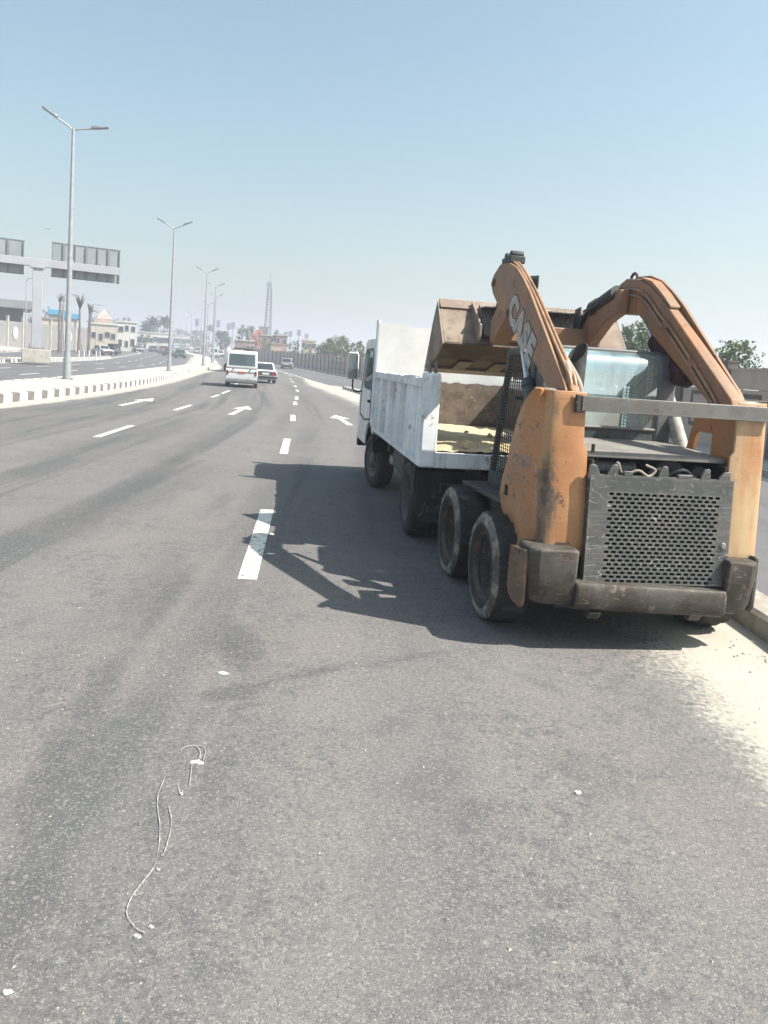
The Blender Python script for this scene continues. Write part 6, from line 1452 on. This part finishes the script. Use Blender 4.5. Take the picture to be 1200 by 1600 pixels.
def car(name, label, cat, style, L, W, H, paint, loc, yaw, group=None, plate='whiteplate', detail=True, tail='redlamp', bump=None, glassm=None, wr=0.31):
    S = STY[style]; r = empty(name, loc, yaw, label, cat, group); hb = H*S['belt']; y = lambda f: -L/2+L*f
    glassm = glassm or M['darkglass']
    m = MB()
    # lower body: side outline with wheel arches
    def archpts(c):
        return [(c+math.cos(R(a))*(wr+0.06)*-1, wr*0.75+math.sin(R(a))*(wr+0.06)) for a in (0, 30, 60, 90, 120, 150, 180)]
    out = [(y(0)+0.04, 0.30)]+[(a, b) for a, b in archpts(y(0.2))]+[(a, b) for a, b in archpts(y(0.8))]+[(y(1)-0.05, 0.28), (y(1), 0.36), (y(1)-0.01, H*S['bon']*0.82), (y(1)-0.10, H*S['bon']*0.93), (y(S['gb'][1]), hb), (y(S['gb'][0]), hb), (y(0)+0.05, H*S['boot']*0.97), (y(0), H*S['boot']*0.86), (y(0)-0.01, 0.42)]
    m.prism(out, 'yz', -W/2+0.03, W/2-0.03)
    m.bb(-W/2, W/2, y(0.29), y(0.71), 0.32, hb*0.88)
    body = m.build('body', paint, r, bevel=0.035 if detail else 0.0, seg=2)
    # greenhouse
    i0, i1 = W/2-(0.032 if style == 'van' else 0.035), W/2-S['ins']
    b0, b1, t0, t1 = y(S['gb'][0]), y(S['gb'][1]), y(S['gt'][0]), y(S['gt'][1])
    bot = [(-i0, b0, hb-0.01), (i0, b0, hb-0.01), (i0, b1, hb-0.01), (-i0, b1, hb-0.01)]; top = [(-i1, t0, H), (i1, t0, H), (i1, t1, H), (-i1, t1, H)]
    m = MB(); m.loft([bot, top]); m.build('roof', paint, r, bevel=0.05 if detail else 0.0, seg=2)
    def pane(nm, A, B, Cc, D, u0, u1, v0, v1, push):
        A, B, Cc, D = map(Vector, (A, B, Cc, D)); nrm = (B-A).cross(D-A).normalized()
        f = lambda u, v: (A.lerp(B, u)).lerp(D.lerp(Cc, u), v)+nrm*push
        mm = MB(); q = [f(u0, v0), f(u1, v0), f(u1, v1), f(u0, v1)]; q2 = [p-nrm*0.02 for p in q]
        mm.loft([q2, q]); return mm.build(nm, glassm, r)
    pane('rear_window', bot[0], bot[1], top[1], top[0], 0.08, 0.92, 0.14, 0.80 if style == 'van' else 0.86, 0.012)
    pane('windscreen', bot[2], bot[3], top[3], top[2], 0.06, 0.94, 0.08, 0.9, 0.012)
    if style == 'van': spl = [(0.03, 0.3), (0.33, 0.6), (0.63, 0.9)]
    elif style == 'pickup': spl = [(0.1, 0.9)]
    else: spl = [(0.06, 0.48), (0.52, 0.93)]
    for a_, b_ in spl:
        pane('side_window', bot[1], bot[2], top[2], top[1], a_, b_, 0.14, 0.86, 0.012); pane('side_window', bot[3], bot[0], top[0], top[3], 1-b_, 1-a_, 0.14, 0.86, 0.012)
    if wr not in WH: WH[wr] = car_wheel_mesh(wr, 0.19)
    for f in (0.2, 0.8):
        for s in (-1, 1): inst(WH[wr], 'wheel', r, (s*(W/2-0.1), y(f), wr))
    bmat = bump or M['trim']
    m = MB(); m.bb(-W/2+0.02, W/2-0.02, y(0)-0.07, y(0)+0.05, 0.34, 0.50); m.build('rear_bumper', bmat, r, bevel=0.02)
    m = MB(); m.bb(-W/2+0.02, W/2-0.02, y(1)-0.06, y(1)+0.06, 0.32, 0.48); m.build('front_bumper', bmat, r, bevel=0.02)
    if detail is None: return r
    zt = H*S['boot']*0.72
    for s in (-1, 1):
        m = MB(); 
        if style == 'van': m.bb(s*(W/2-0.07), s*(W/2-0.17), y(0)-0.03, y(0)+0.02, zt-0.10, zt+0.15)
        else: m.bb(s*(W/2-0.07), s*(W/2-0.40), y(0)-0.03, y(0)+0.02, zt-0.06, zt+0.07)
        m.build('tail_lamp', M[tail], r)
        m = MB(); m.bb(s*(W/2-0.08), s*(W/2-0.36), y(1)-0.03, y(1)+0.03, H*S['bon']*0.60, H*S['bon']*0.78); m.build('headlamp', M['steel_shiny'], r)
        m = MB(); m.box((s*(W/2+0.09), b1-0.25, hb+0.08), (0.18, 0.07, 0.12)); m.build('door_mirror', M['trim'], r, bevel=0.02)
    m = MB(); m.bb(-W*0.28, W*0.28, y(1)-0.02, y(1)+0.02, H*S['bon']*0.60, H*S['bon']*0.76); m.build('radiator_grille', M['trim'], r)
    m = MB(); m.bb(-0.24, 0.24, y(0)-0.035, y(0)-0.01, zt-0.05, zt+0.07) if style != 'van' else m.bb(-0.19, 0.19, y(0)-0.035, y(0)-0.012, zt+0.01, zt+0.11)
    m.build('number_plate', M[plate], r)
    return r
# minibus
bp = spot(376.5, 41.2); byaw = R(10.5)
fwd = Vector((-math.sin(byaw), math.cos(byaw), 0))
bus = car('minibus', 'white minibus with a roof rack and orange number plate driving away', 'minibus', 'van', 4.4, 1.76, 2.02, M['c_white'], bp+fwd*2.1, byaw, plate='orangeplate', bump=M['steel_shiny'], glassm=M['vanglass'], wr=0.30)
m = MB()
for y in (-1.6, -0.9, -0.2, 0.5): m.tube([(-0.62, y, 2.0), (-0.62, y, 2.09), (0.62, y, 2.09), (0.62, y, 2.0)], 0.016, 6)
for s in (-0.62, -0.2, 0.2, 0.62): m.tube([(s, -1.7, 2.11), (s, 0.6, 2.11)], 0.016, 6)
m.build('roof_rack', M['rim'], bus)
m = MB(); m.prism([(-0.55, 2.125), (0.55, 2.125), (0.45, 2.165), (-0.45, 2.165)], 'xz', -1.5, 0.3); m.build('rack_board', M['lining'], bus)
m = MB(); m.bb(-0.78, 0.78, -2.235, -2.20, 0.86, 0.875); m.bb(-0.5, -0.42, -2.24, -2.2, 0.98, 1.02); m.bb(0.42, 0.5, -2.24, -2.2, 0.98, 1.02); m.build('door_seam', M['trim'], bus)
m = MB(); m.bb(-0.7, 0.7, -1.2, -0.75, 0.5, 0.62); m.bb(-0.7, 0.7, -0.95, -0.8, 0.62, 1.15); m.bb(-0.7, 0.7, 0.2, 0.4, 0.62, 1.15); m.build('seat_row', M['interior'], bus, bevel=0.04)
def onbus(x, y, z): return bus.location+Vector((x*math.cos(byaw)-y*math.sin(byaw), x*math.sin(byaw)+y*math.cos(byaw), z))
M['shirt_blue'] = plain('pale_blue_shirt', (0.25, 0.36, 0.48), 0.9, var=0.1)
person(onbus(-0.32, -1.05, 0.60), byaw, 'passenger in a white shirt seen through the minibus rear window', M['shirt'])
person(onbus(0.28, -1.05, 0.60), byaw, 'passenger in pale blue on the right behind the minibus rear window', M['shirt_blue'])
# white saloon beside it
y2 = R(17); f2 = Vector((-math.sin(y2), math.cos(y2), 0)); p2 = spot(414, 50.5)
sal = car('saloon_car', 'boxy white saloon car with a black tail panel beside the minibus', 'car', 'sedan', 4.0, 1.60, 1.40, M['c_white'], p2+f2*1.9, y2, wr=0.29)
m = MB(); m.bb(-0.74, 0.74, -2.025, -2.012, 0.56, 0.74); m.build('tail_panel', M['trim'], sal)
m = MB(); m.bb(-0.7, 0.7, -2.035, -2.0, 0.80, 0.83); m.build('boot_strip', M['trim'], sal)
y3 = R(4); p3 = spot(445.5, 108)
car('estate_car', 'silver grey estate car leaving along the wall', 'car', 'suv', 4.1, 1.65, 1.55, M['c_silver'], p3+Vector((0, 2, 0)), y3)
# white box truck hidden ahead of the minibus
y4 = R(16); p4 = spot(366, 76); bt = empty('box_truck', p4+Vector((-math.sin(y4)*2, math.cos(y4)*2, 0)), y4, 'white box truck mostly hidden ahead of the minibus', 'truck')
m = MB(); m.bb(-0.85, 0.85, -2.0, 1.2, 0.75, 2.45); m.build('cargo_box', M['c_white'], bt, bevel=0.03)
m = MB(); m.prism([(1.25, 0.6), (1.25, 1.95), (2.3, 1.95), (2.65, 1.2), (2.7, 0.6)], 'yz', -0.8, 0.8); m.build('cab', M['c_white'], bt, bevel=0.05)
m = MB(); m.prism([(2.34, 1.86), (2.62, 1.24), (2.64, 1.25), (2.36, 1.87)], 'yz', -0.7, 0.7); m.build('windscreen', M['darkglass'], bt)
m = MB(); m.bb(-0.35, 0.35, -1.9, 2.4, 0.5, 0.74); m.build('chassis_frame', M['black'], bt)
WH[0.36] = car_wheel_mesh(0.36, 0.22)
for yy in (-1.1, 1.9):
    for s in (-1, 1): inst(WH[0.36], 'wheel', bt, (s*0.72, yy, 0.36))
# oncoming and far traffic
def toward(px, d, face=True, extra=0.0):
    p = spot(px, d); return p, math.atan2(-p.x, p.y)+(PI if face else 0)+extra
TRF = [
 ('saloon_car', 160, 122, True, 0.45, 'sedan', 4.2, 1.7, 1.45, 'c_white', 'white saloon car coming out of the side lane on the left'),
 ('saloon_car', 215, 165, True, 0.25, 'sedan', 4.1, 1.65, 1.42, 'c_silver', 'silver car oncoming in the middle of the left road'),
 ('hatchback', 239.5, 178, True, 0.2, 'hatch', 3.9, 1.6, 1.45, 'c_grey', 'dark car oncoming just left of the red one'),
 ('estate_car', 256, 168, True, 0.15, 'suv', 4.3, 1.75, 1.65, 'c_red', 'faded red car oncoming left of the second lamp post'),
 ('saloon_car', 262.5, 148, True, 0.15, 'sedan', 4.2, 1.7, 1.42, 'c_blue', 'dark blue car oncoming half behind the second lamp post'),
 ('estate_car', 281, 134, True, 0.12, 'hatch', 4.0, 1.75, 1.5, 'c_green', 'dark green car oncoming nearest to the median'),
 ('van', 247, 232, True, 0.2, 'van', 4.6, 1.7, 2.0, 'c_silver', 'grey van far off behind the dark oncoming car'),
 ('saloon_car', 218, 225, True, 0.2, 'sedan', 4.2, 1.7, 1.45, 'c_beige', 'far beige car near the low white shop'),
 ('saloon_car', 227, 235, True, 0.2, 'hatch', 4.0, 1.7, 1.5, 'c_grey', 'far dark car in front of the low white shop'),
 ('minibus', 335, 160, False, -0.05, 'van', 4.5, 1.7, 1.98, 'c_white', 'white van far ahead right of the fourth lamp post'),
 ('saloon_car', 344.5, 172, False, 0.0, 'hatch', 3.9, 1.6, 1.45, 'c_white', 'small white car far ahead beside the white van'),
 ('estate_car', 308, 190, False, 0.1, 'suv', 4.3, 1.75, 1.6, 'c_beige', 'beige car far ahead behind the third lamp post'),
 ('estate_car', 318, 205, False, 0.1, 'suv', 4.3, 1.75, 1.7, 'c_grey', 'dark car far ahead left of the white van'),
]
for nm, px, d, fc, ex, sty, L_, W_, H_, pm, lab in TRF:
    p, yw = toward(px, d, fc, ex); car(nm, lab, 'van' if sty == 'van' else 'car', sty, L_, W_, H_, M[pm], p, yw, group='traffic on the road', detail=True if d < 185 else None)
rf = random.Random(6)
FARL = ['grey', 'white', 'dark', 'silver', 'white', 'dark']
for i, (px, d, pm, st_) in enumerate([(273, 290, 'c_white', 'hatch'), (277.5, 296, 'c_grey', 'sedan'), (283, 302, 'c_silver', 'hatch'), (289, 306, 'c_grey', 'suv'), (295, 300, 'c_white', 'suv'), (252, 262, 'c_white', 'hatch')]):
    p, yw = toward(px, d, True, rf.uniform(-0.3, 0.5)); car('far_car', ['far white car, leftmost in front of the windowed building', 'far dark saloon in front of the windowed building', 'far silver car in the middle of the far row', 'far dark tall car before the windowed building', 'far white tall car, rightmost of the far row', 'far white car beyond the red one'][i], 'car', st_, 4.2, 1.7, 1.5, M[pm], p, yw, group='tiny cars round the bend', detail=None)
# three wheeled taxi by the white saloon
p, yw = toward(178.5, 126, True, 0.4); tk = empty('three_wheeler', p, yw, 'black three wheeled taxi beside the white oncoming saloon', 'three wheeler')
m = MB(); m.prism([(-1.2, 0.3), (-1.25, 1.0), (-0.2, 0.95), (0.0, 0.45), (0.7, 0.45), (1.0, 1.0), (1.2, 0.95), (1.35, 0.4), (1.1, 0.25)], 'yz', -0.6, 0.6); m.build('body', M['trim'], tk, bevel=0.05)
m = MB(); m.prism([(-1.25, 1.55), (-1.2, 1.72), (0.6, 1.75), (0.95, 1.6), (0.9, 1.55)], 'yz', -0.62, 0.62); m.bb(-0.6, 0.6, -1.25, -1.18, 1.0, 1.6); m.build('canopy', M['trim'], tk, bevel=0.04)
m = MB()
for s in (-1, 1): m.tube([(s*0.56, 0.95, 0.95), (s*0.56, 0.8, 1.6)], 0.03, 6); m.tube([(s*0.56, -0.25, 0.9), (s*0.56, -0.25, 1.6)], 0.03, 6)
m.build('canopy_post', M['trim'], tk)
m = MB(); m.add([(-0.52, 0.97, 1.0), (0.52, 0.97, 1.0), (0.52, 0.84, 1.56), (-0.52, 0.84, 1.56)], [(0, 1, 2, 3)]); m.build('windscreen', M['darkglass'], tk)
WH[0.22] = car_wheel_mesh(0.22, 0.11)
for x, yy in ((-0.52, -0.75), (0.52, -0.75), (0, 1.05)): inst(WH[0.22], 'wheel', tk, (x, yy, 0.22))

# ------------------------------------------------------------------ small things on the road
def ribbon_thing(name, pxs, r_, label, cat, mat, extra=None):
    o0 = gp(*pxs[0]); m = MB(); pts = [gp(*p)-o0+Vector((0, 0, 0.006)) for p in pxs]
    pp = catmull(pts, 7); rq = random.Random(int(pxs[0][0])); m.tube(pp, [r_*rq.choice((0.35, 0.7, 1.0, 1.3, 1.9)) for _ in pp], 5)
    if extra: extra(m, o0)
    o = m.build(name, mat, loc=o0); return tag(o, label, cat)
def flatpatch(m, c, rx, ry, seed, h=0.008):
    rr = random.Random(seed); n = 14; ring = []; top = []
    for q in range(n):
        a = 2*PI*q/n; k = rr.uniform(0.65, 1.15); ring.append((c.x+math.cos(a)*rx*k, c.y+math.sin(a)*ry*k, 0.002)); top.append((c.x+math.cos(a)*rx*k*0.8, c.y+math.sin(a)*ry*k*0.8, h*rr.uniform(0.6, 1.3)))
    m.loft([ring, top])
def ex1(m, o0):
    flatpatch(m, gp(308, 1192)-o0, 0.036, 0.016, 4)
    for pts in ([(282, 1174), (290, 1169), (302, 1167), (311, 1172), (314, 1188)], [(305, 1168), (316, 1168), (321, 1176), (318, 1190)], [(309, 1170), (313, 1178), (310, 1190)], [(300, 1195), (298, 1215), (296, 1230)], [(278, 1228), (282, 1243), (286, 1238)]):
        m.tube(catmull([gp(*p)-o0+Vector((0, 0, 0.007)) for p in pts], 5), 0.0011, 5)
    for p, rx, ry in (((215, 1465), 0.016, 0.007), ((236, 1450), 0.009, 0.005), ((283, 1242), 0.008, 0.006), ((247, 1361), 0.006, 0.004)): flatpatch(m, gp(*p)-o0, rx, ry, int(p[0]))
ribbon_thing('paint_dribble', [(258, 1215), (246, 1250), (250, 1298), (243, 1350), (221, 1383), (205, 1405), (198, 1430), (212, 1452), (226, 1460)], 0.0011, 'long white dried paint dribble trailing from a looped splat on the asphalt', 'paint dribble', M['thread'], ex1)
ribbon_thing('paint_dribble', [(264, 1262), (268, 1290), (258, 1330), (252, 1340)], 0.0010, 'short white paint dribble just right of the long one', 'paint dribble', M['thread'])
def scrap(px, py, rx, ry, seed, label, name='paper_scrap'):
    o0 = gp(px, py); m = MB(); flatpatch(m, Vector((0, 0, 0)), rx, ry, seed); o = m.build(name, M['litter'], loc=o0+Vector((0, 0, 0.001))); tag(o, label, 'litter')
scrap(349, 1053, 0.035, 0.016, 3, 'white flattened scrap beside the dark tar stain')
scrap(902, 1240, 0.020, 0.010, 5, 'small white scrap on the open asphalt right of centre')
scrap(12, 1552, 0.016, 0.009, 7, 'pale scrap at the lower left edge of the road')
scrap(423, 835, 0.045, 0.03, 9, 'bluish white scrap lying in the shadow by the lane dash')
scrap(423, 866, 0.04, 0.02, 11, 'crumpled pale scrap in the shadow below the lane dash')
# stone chips lying loose on the asphalt
rc = random.Random(31); m = MB()
for i in range(900):
    u = rc.random(); y = 1.2+9*u*u; x = rc.uniform(-0.62, 0.62)*(y+1.2)
    if x > 2.6: continue
    s_ = rc.choice((0.003, 0.004, 0.005, 0.006, 0.009))*rc.uniform(0.7, 1.2); a = rc.uniform(0, 6.3)
    q = [Vector((math.cos(a+k*2.09)*s_*rc.uniform(0.6, 1.3), math.sin(a+k*2.09)*s_*rc.uniform(0.6, 1.3), 0)) for k in range(3)]
    c = Vector((x, y, 0.0005)); m.add([c+q[0], c+q[1], c+q[2], c+Vector((0, 0, s_*0.7))], [(0, 1, 3), (1, 2, 3), (2, 0, 3)])
for i in range(420):
    y = rc.uniform(1.2, 9.0); x = 2.72-0.06*max(0, y-5)-abs(rc.gauss(0, 0.32)); s_ = rc.choice((0.003, 0.004, 0.006, 0.009, 0.014))*rc.uniform(0.7, 1.3); a = rc.uniform(0, 6.3)
    q = [Vector((math.cos(a+k*1.57)*s_*rc.uniform(0.6, 1.3), math.sin(a+k*1.57)*s_*rc.uniform(0.6, 1.3), 0)) for k in range(4)]
    c = Vector((x, y, 0.0005)); m.add([c+q[0], c+q[1], c+q[2], c+q[3], c+Vector((0, 0, s_*0.8))], [(0, 1, 4), (1, 2, 4), (2, 3, 4), (3, 0, 4)])
o = m.build('stone_chips', M['chips'], recalc=False); o['kind'] = 'stuff'; o['label'] = 'loose pale stone chips scattered on the asphalt'
# a distant bird
bp_ = ray(76, 358); bp_ = Vector((0, 0, CAMH))+bp_*(70/bp_.y)
m = MB(); m.add([(0, 0, 0), (0.42, 0.05, 0.10), (0.38, 0.16, 0.09), (0, 0.14, 0), (-0.42, 0.05, 0.06), (-0.38, 0.16, 0.05)], [(0, 1, 2, 3), (0, 3, 5, 4)]); m.tube([(0, -0.16, 0), (0, 0.08, 0.0), (0, 0.32, 0)], [0.02, 0.055, 0.01], 6)
o = m.build('bird', M['lampgrey'], loc=bp_, rot=(0, 0, 0.6)); tag(o, 'tiny grey bird flying above the gantry signs', 'bird')

# ------------------------------------------------------------------ haze in the air: one closed box
m = MB(); m.bb(-2100, 2100, -2100, 2100, -2.0, 48)
hz = NT('haze_volume'); v = hz.n('VolumePrincipled'); v.inputs['Color'].default_value = (0.65, 0.685, 0.79, 1); v.inputs['Density'].default_value = 0.0023
v.inputs['Anisotropy'].default_value = 0.25
hz.l(v.outputs[0], hz.out.inputs['Volume'])
ho = m.build('haze', hz.m); ho['kind'] = 'stuff'
